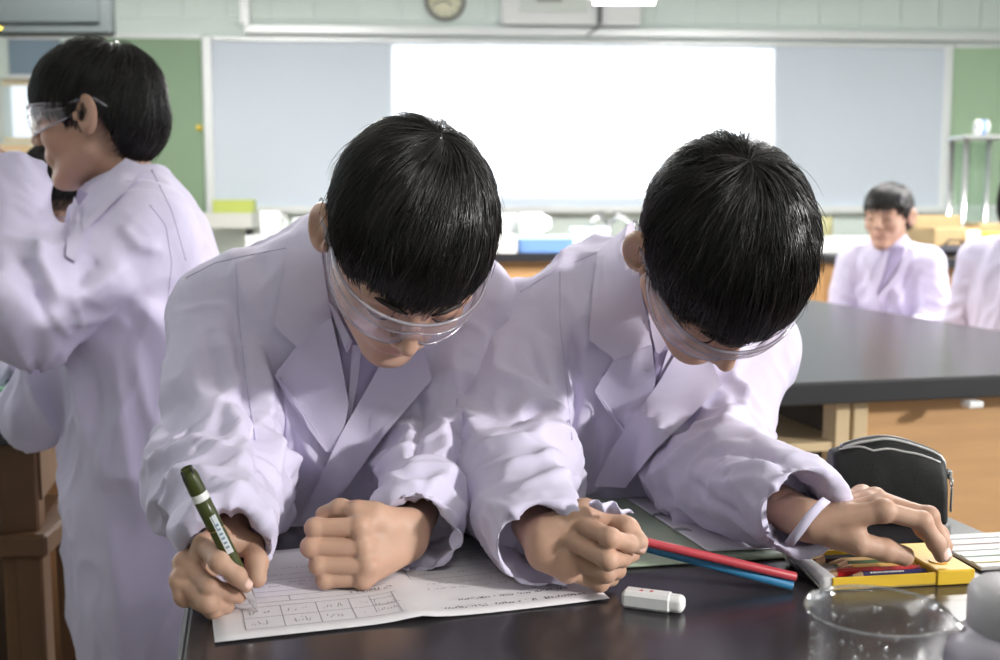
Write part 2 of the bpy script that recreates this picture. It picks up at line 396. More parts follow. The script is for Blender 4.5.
wbox(gx0, gx1, gz0, gz1, -.02, -.002).build('panel', mat('pale_green_board', (0.40, 0.55, 0.37), 0.7, var=0.05, vscale=2), g); wbox(gx0, gx1, gz0-.03, gz0, -.03, 0).build('frame_rail', MF, g); wbox(gx0, gx1, gz1, gz1+.03, -.03, 0).build('frame_rail', MF, g)
# horizontal rail and vertical pipe above the board
x0, z = onwall(245, 30); x1, _ = onwall(1100, 30)
tag(wbox(x0, 4.1, z-.03, z+.03, -.07, 0, .006).build('cable_trunk', MF), 'long pale cable trunk running above the white board', 'trunking')
x, _ = onwall(246, 20)
tag(wbox(x-.035, x+.035, z+.03, 3.0, -.06, 0, .006).build('wall_conduit', MF), 'pale vertical conduit rising to the ceiling above the board', 'conduit')
# wall clock
x, z = onwall(445, 1)
ck = thing('wall_clock', wl(x, 0, z-.13), 'round wall clock with a grey rim above the white board', 'clock')
RW = rot('Z', WY)@rot('X', math.pi/2)
MB().lathe([(0, 0), (.14, 0), (.145, .02), (.14, .045), (.118, .045), (.116, .03)], wl(x, 0, z), 40, RW).build('rim', mat('clock_rim', (0.22, 0.22, 0.20), 0.4), ck, smooth=True)
MB().lathe([(0, .031), (.118, .030)], wl(x, 0, z), 40, RW).build('dial', mat('clock_dial', (0.72, 0.70, 0.52), 0.5), ck)
for ang, ln in ((2.2, .06), (4.4, .09)):
    c = wl(x+math.sin(ang)*ln/2, -.035, z+math.cos(ang)*ln/2)
    MB().box(c, (.008, .004, ln), WR@rot('Y', ang)).build('hand', M_black, ck)
for k in range(12):
    ang = k*math.pi/6; MB().box(wl(x+math.sin(ang)*.1, -.033, z+math.cos(ang)*.1), (.006, .003, .016), WR@rot('Y', ang)).build('hour_mark', M_black, ck)
# wall unit (screen housing) above the board
x0, z0 = onwall(501, 26); x1, _ = onwall(638, 26)
pu = thing('wall_unit', wl((x0+x1)/2, 0, z0), 'white speaker panel mounted high above the white board', 'panel')
wbox(x0, x1, z0, z0+.55, -.10, 0, .012).build('housing', M_white, pu)
a0, b0 = onwall(519, 14); a1, _ = onwall(585, 14)
wbox(a0, a1, b0, b0+.35, -.115, -.10, .004).build('cover_plate', mat('grey_plate', (0.68, 0.72, 0.68), 0.5), pu)
a0, b0 = onwall(535, 5); a1, _ = onwall(560, 5)
wbox(a0, a1, b0, b0+.2, -.125, -.115).build('grille', mat('grille_grey', (0.35, 0.38, 0.36), 0.5), pu)
x, z = onwall(597, 24)
hk = thing('screen_hook', wl(x, -.12, z), 'dark metal pull hook hanging under the white wall panel', 'hook')
MB().box(wl(x, -.115, z+.05), (.03, .03, .12), WR, .004).build('bracket', mat('dark_metal', (0.12, 0.13, 0.13), 0.4, metal=0.5), hk)
MB().tube([wl(x, -.13, z), wl(x-.02, -.14, z-.05), wl(x-.09, -.13, z-.10)], .009).build('hook', MATS['dark_metal'], hk)
# fluorescent lamp seen at the top edge, and its sisters along the ceiling
def ceiling_lamp(x, y, z, rz, L, label, power=0):
    t = thing('ceiling_lamp', (x, y, z), label, 'lamp', 'ceiling lamps'); R = rotz(rz)
    MB().box((x, y, z+.05), (.24, L, .06), R, .01).build('housing', M_white, t)
    MB().tube([(A(x, y, z)+R@A(0, -L/2+.03, 0)), (A(x, y, z)+R@A(0, L/2-.03, 0))], .018, 10).build('tube', mat('lamp_tube', (1, 1, 1), 0.5, emit=(1, 0.99, 0.95), estr=14), t)
    MB().tube([(A(x, y, z+.03)+R@A(0, 0, 0)), A(x, y, 3.0)], .012, 8).build('rod', M_white, t)
    if power:
        l = area('lamp_light', (x, y, z-.03), (x, y+.0001, 0), (.22, L), power, (1, .985, .96)); l.rotation_euler = (0, 0, rz)
p = aty(624, 3, 5.2); ceiling_lamp(p[0], p[1], p[2]+.012, math.radians(90), 0.34, 'white lamp hanging at the top edge before the wall panel')
ceiling_lamp(0.75, -0.15, 2.75, math.radians(90), 1.2, 'long ceiling lamp above the front of the near bench', 9)
for i, (x, y) in enumerate(((-1.5, 1.6), (1.9, 1.6), (-1.5, 4.6), (2.4, 4.4))):
    ceiling_lamp(x, y, 2.8, math.radians(90), 1.25, ['long ceiling lamp over the left front bench', 'long ceiling lamp over the near right bench', 'long ceiling lamp towards the left back', 'long ceiling lamp over the far right bench'][i], (0, 0, 180, 180)[i])
# projector: a real lamp behind a rectangular aperture
PR = A(0.95, 5.3, 2.55)
cor = [wl(*(lambda q: (q[0], -.03, q[1]))(onwall(px, py))) for px, py in ((393, 46), (772, 50), (772, 197), (393, 196))]
mid = sum(cor)/4
pj_o.location = PR; pj_o.rotation_euler = Vector(mid-PR).to_track_quat('-Z', 'Y').to_euler()
inn = [PR+(c-PR)*0.05 for c in cor]; ci = sum(inn)/4; outr = [ci+(c-ci)*5 for c in inn]
pt = thing('projector', PR+A(0, -.15, .12), 'white ceiling projector aimed at the white board', 'projector')
mb = MB(); mb.add(inn+outr, [(0, 1, 5, 4), (1, 2, 6, 5), (2, 3, 7, 6), (3, 0, 4, 7)]); mb.build('lens_mask', M_black, pt)
MB().box(PR+A(0, -.2, .03), (.4, .3, .14), None, .02).build('body', M_white, pt)
MB().tube([PR+A(0, -.2, .09), A(PR[0], PR[1]-.2, 3.0)], .025).build('mount', M_white, pt)
# hanging monitor, top left
p = aty(112, 35, 5.0)
tv = thing('monitor', (p[0]-.55, 5.0, p[2]), 'big dark hanging monitor at the top left corner', 'monitor')
MB().box((p[0]-.55, 5.03, p[2]+.34), (1.1, .07, .68), None, .012).build('casing', mat('monitor_grey', (0.035, 0.042, 0.042), 0.7, spec=0.2), tv)
MB().box((p[0]-.55, 4.992, p[2]+.345), (1.0, .01, .58)).build('screen', mat('screen_dark', (0.030, 0.037, 0.037), 0.7, spec=0.2), tv)
MB().box((p[0]-.5, 4.99, p[2]+.028), (.03, .012, .012)).build('badge', MATS['yellow_plastic'], tv)
MB().tube([(p[0]-.55, 5.05, p[2]+.68), (p[0]-.55, 5.05, 3.0)], .03).build('pole', M_black, tv)
# roller blind above the far left window, cream cupboard below it
x0, z0 = onwall(12, 77); x1, z1 = onwall(62, 36)
rb_ = thing('roller_blind', wl((x0+x1)/2, -.04, z0), 'blue grey roller blind by the far left window', 'blind')
wbox(x0, x1, z0, z1, -.04, -.03).build('cloth', mat('blue_grey_blind', (0.20, 0.27, 0.33), 0.7), rb_)
MB().tube([wl(x0, -.035, z0), wl(x1, -.035, z0)], .014, 8).build('bottom_bar', M_white, rb_)
MB().tube([wl(x0, -.035, z1), wl(x1, -.035, z1)], .03, 10).build('roller', M_white, rb_)
cz = aty(15, 146, 7.2)[2]; cx = aty(10, 150, 7.2)[0]
cb = thing('cupboard', (cx, 7.2, 0), 'cream wooden cupboard under the far left window', 'cupboard')
M_cream = mat('cream_wood', (0.80, 0.60, 0.36), 0.5, var=0.08, vscale=5)
MB().box((cx-.02, 7.2, cz/2), (.46, .4, cz), None, .006).build('body', M_cream, cb)
for x_ in (cx-.135, cx+.095): MB().box((x_, 6.99, cz/2), (.22, .02, cz-.08), None, .004).build('door', M_cream, cb)

# ================================================================== BENCHES
BA = math.radians(13.0); BR = rotz(BA)
def bench(label, corner, w, L, ztop, near=True, wood=None, th=0.043, legs=False, corner_right=False):
    """corner: near-left (or far-left) top corner; extends +x by w, and +y (away) by L in the bench frame"""
    o = A(corner[0], corner[1], 0)
    P = lambda x, y, z: o+BR@A(x, y, z)
    t = thing('lab_bench', P(w/2, L/2, 0), label, 'bench')
    MB().box(P(w/2, L/2, ztop-.004), (w-.012, L-.012, .008), BR, .002).build('worktop', M_black_top, t)
    MB().box(P(w/2, L/2, ztop-th/2-.002), (w, L, th), BR, .004).build('edge_band', M_black_edge, t)
    return t, P
# the bench the two boys work at
LN = 1.75
nb, PN = bench('black topped lab bench in the foreground under the worksheets', A(-.322, 1.13)-(BR@A(0, LN, 0))[:2], .815, LN, .80)
MB().box(PN(.41, LN/2, .46), (.60, LN-.55, .60), BR, .004).build('body', M_oak, nb)
MB().box(PN(.41, LN/2, .08), (.56, LN-.6, .16), BR).build('plinth', M_dark, nb)
for k in range(3): MB().box(PN(.105, .5+k*.38, .46), (.012, .34, .54), BR, .003).build('door', M_oak, nb)
# bench on the right
LF = 2.15
fb, PF = bench('black topped wooden lab bench on the right behind the pencil case', (.47, 2.08), 1.10, LF, .80)
zt = .80-.045
MB().box(PF(.67, .10+LF/2-.1, (zt+.10)/2), (.76, LF-.16, zt-.10), BR, .003).build('body', M_oak, fb)
MB().box(PF(.67, LF/2, .05), (.70, LF-.25, .10), BR).build('plinth', M_dark, fb)
for x in (.275, .235): MB().box(PF(x, .07, zt/2), (.034, .05, zt), BR, .003).build('post', M_palewood, fb)
for x in (.03, 1.07): MB().box(PF(x, .07, zt/2), (.045, .05, zt), BR, .003).build('post', M_palewood, fb)
for x in (.03, 1.07): MB().box(PF(x, LF-.07, zt/2), (.045, .05, zt), BR, .003).build('post', M_palewood, fb)
for z in (.66, .54, .30): MB().box(PF(.14, LF/2, z), (.22, LF-.1, .018), BR).build('shelf', M_palewood, fb)
MB().box(PF(.26, LF/2, zt/2), (.012, LF-.12, zt-.06), BR).build('back_panel', M_dark, fb)
MB().box(PF(.50, .005, zt-.012), (.035, .03, .014), BR, .003).build('clip', M_white, fb)
# bench on the left, its knee space open, brown frame
LL = .50
lb, PL = bench('black topped lab bench at the left edge with brown wooden frame', (-2.01, 1.4675), 1.30, LL, .80)
MB().box(PL(.65, .06, .70), (1.26, .03, .10), BR).build('apron', M_brown, lb)
MB().box(PL(1.27, LL/2, .70), (.03, LL-.1, .10), BR).build('apron', M_brown, lb)
for x, y in ((1.25, .07), (.05, .07), (1.25, LL-.07), (.05, LL-.07)): MB().box(PL(x, y, .38), (.06, .06, .76), BR, .004).build('leg', M_brown, lb)
MB().box(PL(.65, LL-.05, .42), (1.14, .02, .52), BR).build('knee_panel', mat('dark_brown_wood', (0.05, 0.026, 0.012), 0.6, var=0.3, vscale=5), lb)
MB().box(PL(.65, LL-.09, .545), (1.16, .04, .05), BR).build('rail', M_brown, lb)
tag(MB().box(atz(6, 389, .806)+A(-.05, .02, 0), (.14, .10, .012), rotz(.1), .002).build('note_pad', mat('mint_paper', (0.42, 0.80, 0.55), 0.6)), 'mint green pad on the left bench at the picture edge', 'notepad')
# teacher's demonstration bench before the white board
tb = thing('demonstration_bench', (.45, 6.6, 0), 'long teacher bench with black top and orange wood front before the board', 'bench')
MB().box((.45, 6.60, .855), (3.7, .8, .05), WR, .004).build('worktop', M_black_edge, tb)
MB().box((.45, 6.63, .415), (3.6, .7, .83), WR).build('body', M_oak, tb)
for k in range(4): MB().box(A(.45, 6.63, .45)+WR@A(-1.26+k*.84, -.358, 0), (.80, .02, .70), WR, .004).build('door', M_oak, tb)

# ------------------------------------------------------------------ wooden stools
def stool(x, y, h, rz, label, s=.30):
    t = thing('stool', (x, y, 0), label, 'stool', 'wooden stools'); R = rotz(rz); P = lambda a, b, c: A(x, y, 0)+R@A(a, b, c)
    MB().box(P(0, 0, h-.02), (s, s*.9, .04), R, .006).build('seat', M_brown, t)
    for sx in (-1, 1):
        for sy in (-1, 1): MB().box(P(sx*(s/2-.035), sy*(s*.45-.035), (h-.04)/2), (.045, .045, h-.04), R, .004).build('leg', M_brown, t)
    for sy in (-1, 1): MB().box(P(0, sy*(s*.45-.035), .16), (s-.1, .022, .04), R).build('stretcher', M_brown, t)
    for sx in (-1, 1): MB().box(P(sx*(s/2-.035), 0, .12), (.022, s*.9-.1, .04), R).build('stretcher', M_brown, t)
    return t
p = atz(46, 540, .60); stool(p[0]-.17, p[1]+.15, .60, math.radians(4), 'brown wooden stool pushed under the left bench')
# ================================================================== PEOPLE: heads, hair, goggles, hands, coats
def head_R(yaw, pitch, roll):
    y, p, r = map(math.radians, (yaw, pitch, roll))
    f = A(math.sin(y)*math.cos(p), -math.cos(y)*math.cos(p), -math.sin(p)); u = A(math.sin(y)*math.sin(p), -math.cos(y)*math.sin(p), math.cos(p))
    rt = np.cross(f, u); u2 = math.cos(r)*u-math.sin(r)*rt; r2 = math.cos(r)*rt+math.sin(r)*u
    return np.stack([r2, f, u2], 1)
HC, HRAD = A(0, -.010, .033), A(.0790, .1015, .0865)
def head_sdf(P, neck):
    Q = P.copy(); Q[:, 0] = np.abs(Q[:, 0])                            # symmetric in x
    d = d_ell(Q, (0, -.008, .03), (.077, .097, .083))
    d = smin(d, d_ell(Q, (0, .026, -.028), (.061, .066, .080)), .03)
    d = smin(d, d_seg(Q, (.048, .005, -.058), (.012, .066, -.098), .018, .019), .022)
    d = smin(d, d_ell(Q, (0, .079, -.098), (.018, .014, .014)), .014)
    d = smin(d, d_ell(Q, (.038, .060, -.030), (.024, .022, .022)), .016)
    d = smin(d, d_seg(Q, (.012, .086, .022), (.046, .072, .022), .0095), .012)
    d = smax(d, -d_ell(Q, (.031, .099, .004), (.020, .013, .0125)), .010)
    d = smin(d, d_ell(Q, (.0315, .074, .003), (.0165, .0145, .0135)), .003)
    d = smin(d, d_seg(Q, (0, .086, .016), (0, .108, -.026), .0065, .0095), .008)
    d = smin(d, d_ell(Q, (.0105, .098, -.030), (.0075, .009, .0068)), .005)
    d = smax(d, -d_ell(Q, (.0065, .103, -.037), (.0034, .005, .004)), .003)
    d = smin(d, d_ell(Q, (0, .080, -.060), (.030, .016, .017)), .012)
    d = smin(d, d_seg(Q, (0, .0945, -.0555), (.021, .083, -.059), .0042, .0022), .004)
    d = smin(d, d_seg(Q, (0, .0925, -.0660), (.017, .083, -.063), .0052, .0026), .004)
    d = smax(d, -d_seg(Q, (0, .100, -.0605), (.022, .086, -.0605), .0016, .001), .002)
    e = d_ell(Q, (.0855, -.014, -.006), (.0105, .0205, .033), rot('Z', .45)@rot('X', .12))
    e = smax(e, -d_ell(Q, (.0960, -.008, -.001), (.0100, .0125, .022), rot('Z', .45)), .004)
    e = smax(e, -d_ell(Q, (.086, -.002, -.008), (.008, .006, .010)), .004)
    e = smin(e, d_seg(Q, (.0835, .007, -.010), (.0835, .007, -.002), .0035), .004)
    d = smin(d, e, .007)
    if neck is not None: d = smin(d, d_seg(P, (0, -.030, -.035), neck, .041, .046), .025)
    return d
HL_A = [0, 35, 55, 70, 84, 100, 118, 140, 180]
HL_Z = [.060, .055, .042, .018, .020, .030, -.010, -.045, -.055]
NAPE = [0.0]
def nape(d): return 1+NAPE[0]*np.clip(-d[:, 2]-.18, 0, 1)*np.clip(.35-d[:, 1]*2.2, 0, 1)
def hair_cap(P, hl):
    q = P-HC; phi = np.degrees(np.abs(np.arctan2(q[:, 0], q[:, 1]))); zl = np.interp(phi, HL_A, hl)
    n = vnoise(P*60+5)*.006
    r = np.linalg.norm(q, axis=1)+1e-9; d = q/r[:, None]; k = nape(d)/np.sqrt(((d/HRAD)**2).sum(1))
    return smax((r-k)*.8-.001, (zl-n-P[:, 2])*.8, .006)
def strands(n, seed, segs, rad, zend, w=(0.0, -.5, .85), swirl=.35, lift=.004, length=(.40, .95), part=0.0, clump=.6, messy=1.1):
    rs = np.random.RandomState(seed); w = np.array(w)/np.linalg.norm(w)
    e1 = np.cross(w, (1, 0, 0)); e1 /= np.linalg.norm(e1); e1 = -e1 if e1[1] < 0 else e1; e2 = np.cross(w, e1)
    a = rs.rand(n)*2*math.pi; t0 = np.arccos(1-rs.rand(n)*1.75)-.02
    nb = 150; ac = (np.floor(a/(2*math.pi)*nb)+.5+.8*(rs.rand(n) < .3)*(rs.rand(n)-.5))/nb*2*math.pi
    row = np.floor(t0/.33); ac = ac+np.sin(row*7.3+np.floor(a/(2*math.pi)*nb)*1.7)*.03
    L = length[0]+(length[1]-length[0])*rs.rand(n); li = lift*(.35+.9*rs.rand(n))
    li = li+lift*1.3*np.sin(np.floor(a/(2*math.pi)*nb)*12.9+row*3.1)*.5
    jit = (rs.rand(n)-.5)*.16*messy; curl = (rs.rand(n)-.5)*.25*messy; fly = (rs.rand(n) < .03)*rs.rand(n)*.005*messy
    pts = np.zeros((n, segs, 3)); alive = np.ones(n, bool); last = None
    tipl = .0032*messy*rs.rand(n)**2
    zj = (rs.rand(n)-.5)*.016+np.sin(ac*41)*.009+np.sin(ac*17+1)*.005
    for s in range(segs):
        u = s/(segs-1); t = t0+L*u
        an = a+(ac-a)*clump*u+jit*u+curl*u*u+swirl*np.exp(-t*1.6)*1.5-swirl*np.exp(-t0*1.6)*1.5*0+part*np.sin(t)*.0
        d = np.cos(t)[:, None]*w+np.sin(t)[:, None]*(np.cos(an)[:, None]*e1+np.sin(an)[:, None]*e2)
        k = nape(d)/np.sqrt(((d/HRAD)**2).sum(1)); hgt = (li*np.sin(np.pi*np.clip(.15+.75*u, 0, 1))+.0012+fly*u*u*3+tipl*u*u)
        p = HC+d*(k+hgt)[:, None]
        phi = np.degrees(np.abs(np.arctan2(p[:, 0]-HC[0], p[:, 1]-HC[1]))); ze = np.interp(phi, HL_A, zend)+zj
        if s == 0: alive = p[:, 2] > np.interp(phi, HL_A, HL_Z)-.004
        else:
            low = p[:, 2] < ze                                     # stop at the cut line
            p[low] = last[low]*.9+p[low]*.1*1.0 if s > 0 else p[low]
        pts[:, s] = p; last = p
    pts = pts[alive]; n = len(pts)
    span = np.linalg.norm(pts[:, -1]-pts[:, 0], axis=1); ok = span > .012; pts = pts[ok]; n = len(pts)
    T = np.gradient(pts, axis=1); T /= np.linalg.norm(T, axis=2, keepdims=True)+1e-9
    N = pts-HC; N /= np.linalg.norm(N, axis=2, keepdims=True); B = np.cross(T, N); B /= np.linalg.norm(B, axis=2, keepdims=True)+1e-9; N = np.cross(B, T)
    rr = rad*(0.75+.5*rs.rand(n))[:, None]*np.interp(np.arange(segs)/(segs-1), [0, .3, .75, 1], [.6, 1, .8, .1])[None]
    V = np.stack([pts+rr[..., None]*(math.cos(q)*B+math.sin(q)*N) for q in (math.pi/2, math.pi*7/6, math.pi*11/6)], 2)  # n,segs,3,3
    V = V.reshape(-1, 3); base = (np.arange(n)*segs*3)[:, None, None]
    s = np.arange(segs-1)[None, :, None]*3; j = np.arange(3)[None, None, :]; j2 = (j+1) % 3
    F = np.stack([base+s+j, base+s+j2, base+s+3+j2, base+s+3+j], -1).reshape(-1, 4)
    pick = (np.sin(np.arange(n)*78.233)*43758.5 % 1 < .22).astype(int)*2
    return V, F, np.repeat(pick, (segs-1)*3)
def arc_pts(n=41):
    """goggle front: half outline from the right temple hinge to the left one, in head coordinates"""
    out = []
    for k in range(n):
        a = math.radians(-97+194*k/(n-1)); x = .0795*math.sin(a); y = .020+.092*math.cos(a)-.004*math.cos(2*a)
        out.append((x, y, a))
    return out
def goggles(parent, toW, tilt=0.0, dz=0.0, simple=False):
    pts = arc_pts(); rows = 7; V = []
    for (x, y, a) in pts:
        s = abs(a)/math.radians(97)
        nose = .016*math.exp(-(x/.013)**2)
        top = .026-.011*s**3; bot = -.023+nose+.021*s**3
        for r in range(rows):
            q = r/(rows-1); z = bot+(top-bot)*q; bul = .004*math.sin(math.pi*q)
            V.append((x*(1+bul*4), y+bul*math.cos(a)+.010*(1-q)*-1*.3, z+dz))
    V = np.array(V)
    if tilt: V = V@rot('X', tilt).T
    n = len(pts); F = [(i*rows+j, (i+1)*rows+j, (i+1)*rows+j+1, i*rows+j+1) for i in range(n-1) for j in range(rows-1)]
    g = mkobj('lens', toW(V), F, M_goggle, parent)
    md = g.modifiers.new('thick', 'SOLIDIFY'); md.thickness = .0016; md.offset = 0
    top = V[rows-1::rows]; bot = V[0::rows]
    mb = MB(); mb.tube(toW(top), .0019, 6); mkobj('rim', mb.v, mb.f, M_goggle_rim, g)
    mb = MB(); mb.tube(toW(bot), .0015, 6); mkobj('rim', mb.v, mb.f, M_goggle_rim, g)
    mb = MB(); mb.tube(toW(V[rows-3::rows]*A(1.004, 1.004, 1)), .0008, 5); mkobj('brow_bar', mb.v, mb.f, M_goggle_rim, g)
    for sx in (-1, 1):
        T = rot('X', tilt) if tilt else np.eye(3)
        # side shield and temple arm running back to the ear
        q = []
        for k in range(9):
            u = k/8; yy = .012-.072*u*.5; hh = .018*(1-u)**1.3+.0042
            zc = .006+.009*u
            q.append((sx*(.0800+.006*u), yy, zc-hh)); q.append((sx*(.0800+.006*u), yy, zc+hh))
        q = np.array(q)+A(0, 0, dz); F = [(2*i, 2*i+2, 2*i+3, 2*i+1) for i in range(8)]
        sh = mkobj('side_shield', toW(q@T.T), F, M_goggle, g); md = sh.modifiers.new('thick', 'SOLIDIFY'); md.thickness = .002; md.offset = 0
        mb = MB(); mb.tube(toW((q@T.T)[1::2]), .0013, 5); mb.build('rim', M_goggle_rim, g, smooth=True)
        for k in range(3):
            u = .25+.2*k; a0 = q[2*int(u*8)]; a1 = q[2*int(u*8)+1]; mb = MB(); mb.tube(toW(np.array([a0, a1])@T.T), .0011, 4); mb.build('vent_rib', M_goggle_rim, g, smooth=True)
        arm = np.array([(sx*.082, .014, .016), (sx*.087, -.01, .018), (sx*.088, -.03, .017), (sx*.085, -.048, .002)])+A(0, 0, dz)
        mb = MB(); mb.tube(toW(arm@T.T), [.0035, .003, .003, .002], 6); mb.build('temple_arm', M_goggle_rim, g, smooth=True)
    g['_name'] = 'goggles'; g.name = 'goggles'
    return g
def make_head(root, pos, yaw, pitch, roll, N, h=.0026, hair_n=7000, seed=1, zend=None, rad=.00040, segs=7, specs=True, scale=1.0, gtilt=0.0, gdz=0.0, nape_k=0.0, hl=None, hairkw={}, lids=True):
    """returns the skin mesh of the head; hair, brows and goggles become children of root"""
    R = head_R(yaw, pitch, roll)*scale; pos = np.asarray(pos, float)
    toW = lambda P: np.asarray(P, float)@R.T+pos
    nl = None if N is None else (np.asarray(N, float)-pos)@R/scale**2
    lo = A(-.105, -.125, -.135); hi = A(.105, .13, .13)
    if nl is not None: lo = np.minimum(lo, nl-.06); hi = np.maximum(hi, nl+.06)
    V, F = nets(lambda P: head_sdf(P, nl), lo, hi, h)
    lipm = (np.linalg.norm((V[:, [0, 1, 2]]-A(0, .093, -.0605))/A(.021, .012, .0105), axis=1) < 1)
    fm = (lipm[F].sum(1) >= 3).astype(int)*2
    hl = HL_Z if hl is None else hl; NAPE[0] = nape_k
    cv, cf = nets(lambda P: hair_cap(P, hl), (-.1, -.13, -.125), (.1, .11, .14), .005 if h > .004 else .0035)
    ze = zend if zend is not None else [.016, .016, .010, .000, .008, .026, -.016, -.052, -.062]
    sv, sf, sm_ = strands(hair_n, seed, segs, rad, ze, **hairkw)
    hv = np.concatenate([cv, sv]); hf = np.concatenate([cf, sf+len(cv)])
    mkobj('hair', toW(hv), hf, [M_hair, M_scalp, M_hair2], root, mi=np.concatenate([np.ones(len(cf), int), sm_]))
    if lids:
        for sx in (-1, 1):
            mb = MB()
            mb.tube(toW([(sx*x, y, z) for x, y, z in ((.017, .0855, .000), (.025, .0895, -.0035), (.033, .0892, -.005), (.041, .085, -.0035), (.047, .079, .000))]), [.0005, .0011, .0013, .0012, .0005], 5)
            mb.build('eyelash', M_lash, root, smooth=True)
            mb = MB()
            mb.tube(toW([(sx*x, y, z) for x, y, z in ((.012, .0975, .0215), (.024, .0950, .0255), (.038, .0875, .0265), (.050, .0765, .0225))]), [.0012, .0028, .0026, .0006], 6)
            mb.build('eyebrow', M_lash, root, smooth=True)
    if specs: goggles(root, toW, gtilt, gdz)
    return toW(V), F, fm

def H(px, py, z, dy=0.0): return atz(px, py, z)+A(0, dy, 0)
def make_hand(spec, h=.00135):
    """spec: wrist, elbow, fingers [[mcp,pip,dip,tip]*4], thumb [cmc,mcp,ip,tip]; k scales the thickness"""
    w = spec['wrist']; e = spec['elbow']; k = spec.get('k', 1.0); wr = spec.get('wr', .0185)
    mcp = [f[0] for f in spec['fingers']]; mc = sum(mcp)/4
    ax = w-e; ax = ax/np.linalg.norm(ax); side = mcp[0]-mcp[3]; side = side/np.linalg.norm(side)
    segs = []; palm = []
    for i, m in enumerate(mcp):
        o = w+side*(.013-.0085*i)*k
        palm.append((o, m, .0130*k, .0096*k))
    palm.append((mcp[0], mcp[3], .0075*k, .0075*k))
    th = spec['thumb']
    palm.append((w+side*.008, th[0], .0145*k, .0125*k)); palm.append((th[0], th[1], .0125*k, .0108*k)); palm.append((th[1], (mcp[0]+w)/2, .009*k, .0115*k))
    palm.append((w-ax*.09, w, .024*k, wr*k))
    fr = [(.0088, .0082, .0073, .0062), (.0090, .0084, .0075, .0064), (.0086, .0080, .0071, .0060), (.0078, .0071, .0062, .0053)]
    chains = []
    for i, f in enumerate(spec['fingers']): chains.append([(f[j], f[j+1], fr[i][j]*k*spec.get('fk', 1), fr[i][j+1]*k*spec.get('fk', 1)) for j in range(len(f)-1)])
    chains.append([(th[j], th[j+1], (.0108, .0098, .0092)[j-1]*k, (.0098, .0092, .0074)[j-1]*k) for j in range(1, 3)])
    allp = np.array([w, *mcp, *[p for f in spec['fingers'] for p in f], *th]); lo = allp.min(0)-.022; hi = allp.max(0)+.022
    cuts = [w-ax*.055]; lo = np.minimum(lo, cuts[0]-.032); hi = np.maximum(hi, cuts[0]+.032)
    def f(P):
        d = None
        for s in palm:
            q = d_seg(P, *s); d = q if d is None else smin(d, q, .008)
        for i, m in enumerate(mcp): d = smin(d, np.linalg.norm(P-m, axis=1)-.0100*k, .004)
        for ch in chains:
            c = None
            for j, s in enumerate(ch):
                q = d_seg(P, *s); c = q if c is None else smin(c, q, .004)
                if j > 0: c = smin(c, np.linalg.norm(P-s[0], axis=1)-s[2]*1.07, .003)
            d = smin(d, c, spec.get('kb', .0013))
        return d
    V, F = nets(f, lo, hi, h)
    nv, nf = [], []
    for (a, b, up, wd, ln, tr) in spec.get('nails', []):
        t = (b-a)/np.linalg.norm(b-a); up = up-t*(up@t); up /= np.linalg.norm(up); sd = np.cross(t, up)
        o = b-t*.0035; rr = wd/2/.82; n0 = len(nv); G = 7
        for i in range(G):
            for j in range(G):
                u = -1+2*i/(G-1); v = -1+2*j/(G-1); rx = math.sqrt(max(0, 1-.28*v*v)); an = u*.95*rx
                nv.append(o+t*(v*ln/2)+sd*rr*math.sin(an)+up*(rr*math.cos(an)-rr+tr*k+.0005))
        nf += [(n0+i*G+j, n0+(i+1)*G+j, n0+(i+1)*G+j+1, n0+i*G+j+1) for i in range(G-1) for j in range(G-1)]
    mi = np.zeros(len(F), int)
    if nv:
        F = np.concatenate([F, np.array(nf)+len(V)]); V = np.concatenate([V, np.array(nv)]); mi = np.concatenate([mi, np.ones(len(nf), int)])
    return V, F, mi
def merge(parts):
    V, F, M, n = [], [], [], 0
    for v, f, m in parts:
        V.append(v); F.append(f+n); M.append(m if m is not None else np.zeros(len(f), int)); n += len(v)
    return np.concatenate(V), np.concatenate(F), np.concatenate(M)

def unit(v): return v/np.linalg.norm(v)
def coat_field(j):
    """implicit lab coat from a joint dictionary"""
    yaw = j.get('yaw', 0.0); RZ = rotz(yaw)@rot('X', j.get('lean', 0.0)); ar = j.get('ar', (.063, .058, .060, .048))
    N = j['N']; hol = []
    def f(P):
        d = d_ell(P, j['C'], j['cr'], RZ)
        for (c, r, k) in j.get('ells', []): d = smin(d, d_ell(P, c, r, RZ), k)
        for s in ('R', 'L'):
            S = j['S'+s]; E = j['E'+s]; Wp = j['W'+s]
            d = smin(d, d_seg(P, N+A(0, 0, -.045), S, .060, ar[0]), .05)
            up = d_seg(P, S, E, ar[0], ar[1]); ax = unit(Wp-E)
            fo = smax(d_seg(P, E, Wp, ar[2], ar[3]), (P-Wp)@ax, .004)
            d = smin(d, smin(up, fo, .03), j.get('ka', .010))
        for (a, b, ra, rb, k) in j.get('segs', []): d = smin(d, d_seg(P, a, b, ra, rb), k)
        nd = j['ND']; d = smin(d, smax(d_seg(P, N-nd*.03, N+nd*.06, .074, .062), (P-N-nd*j.get('ch', .045))@nd, .004), .02)
        d = smax(d, -d_seg(P, N-nd*.005, N+nd*.12, .050, .054), .006)
        for s in ('R', 'L'):
            E = j['E'+s]; Wp = j['W'+s]; ax = unit(Wp-E)
            d = smax(d, -smax(d_seg(P, Wp-ax*.10, Wp+ax*.10, ar[3]-j.get('wall', .0055), ar[3]-j.get('wall', .0055)), -(P-Wp+ax*.06)@ax, .004), .003)
        if 'hem' in j: d = smax(d, j['hem']-P[:, 2], .004)
        return d
    return f
def tent(P, c):
    return np.clip((ridge(P)-c)/(1-c), 0, 1)**1.15
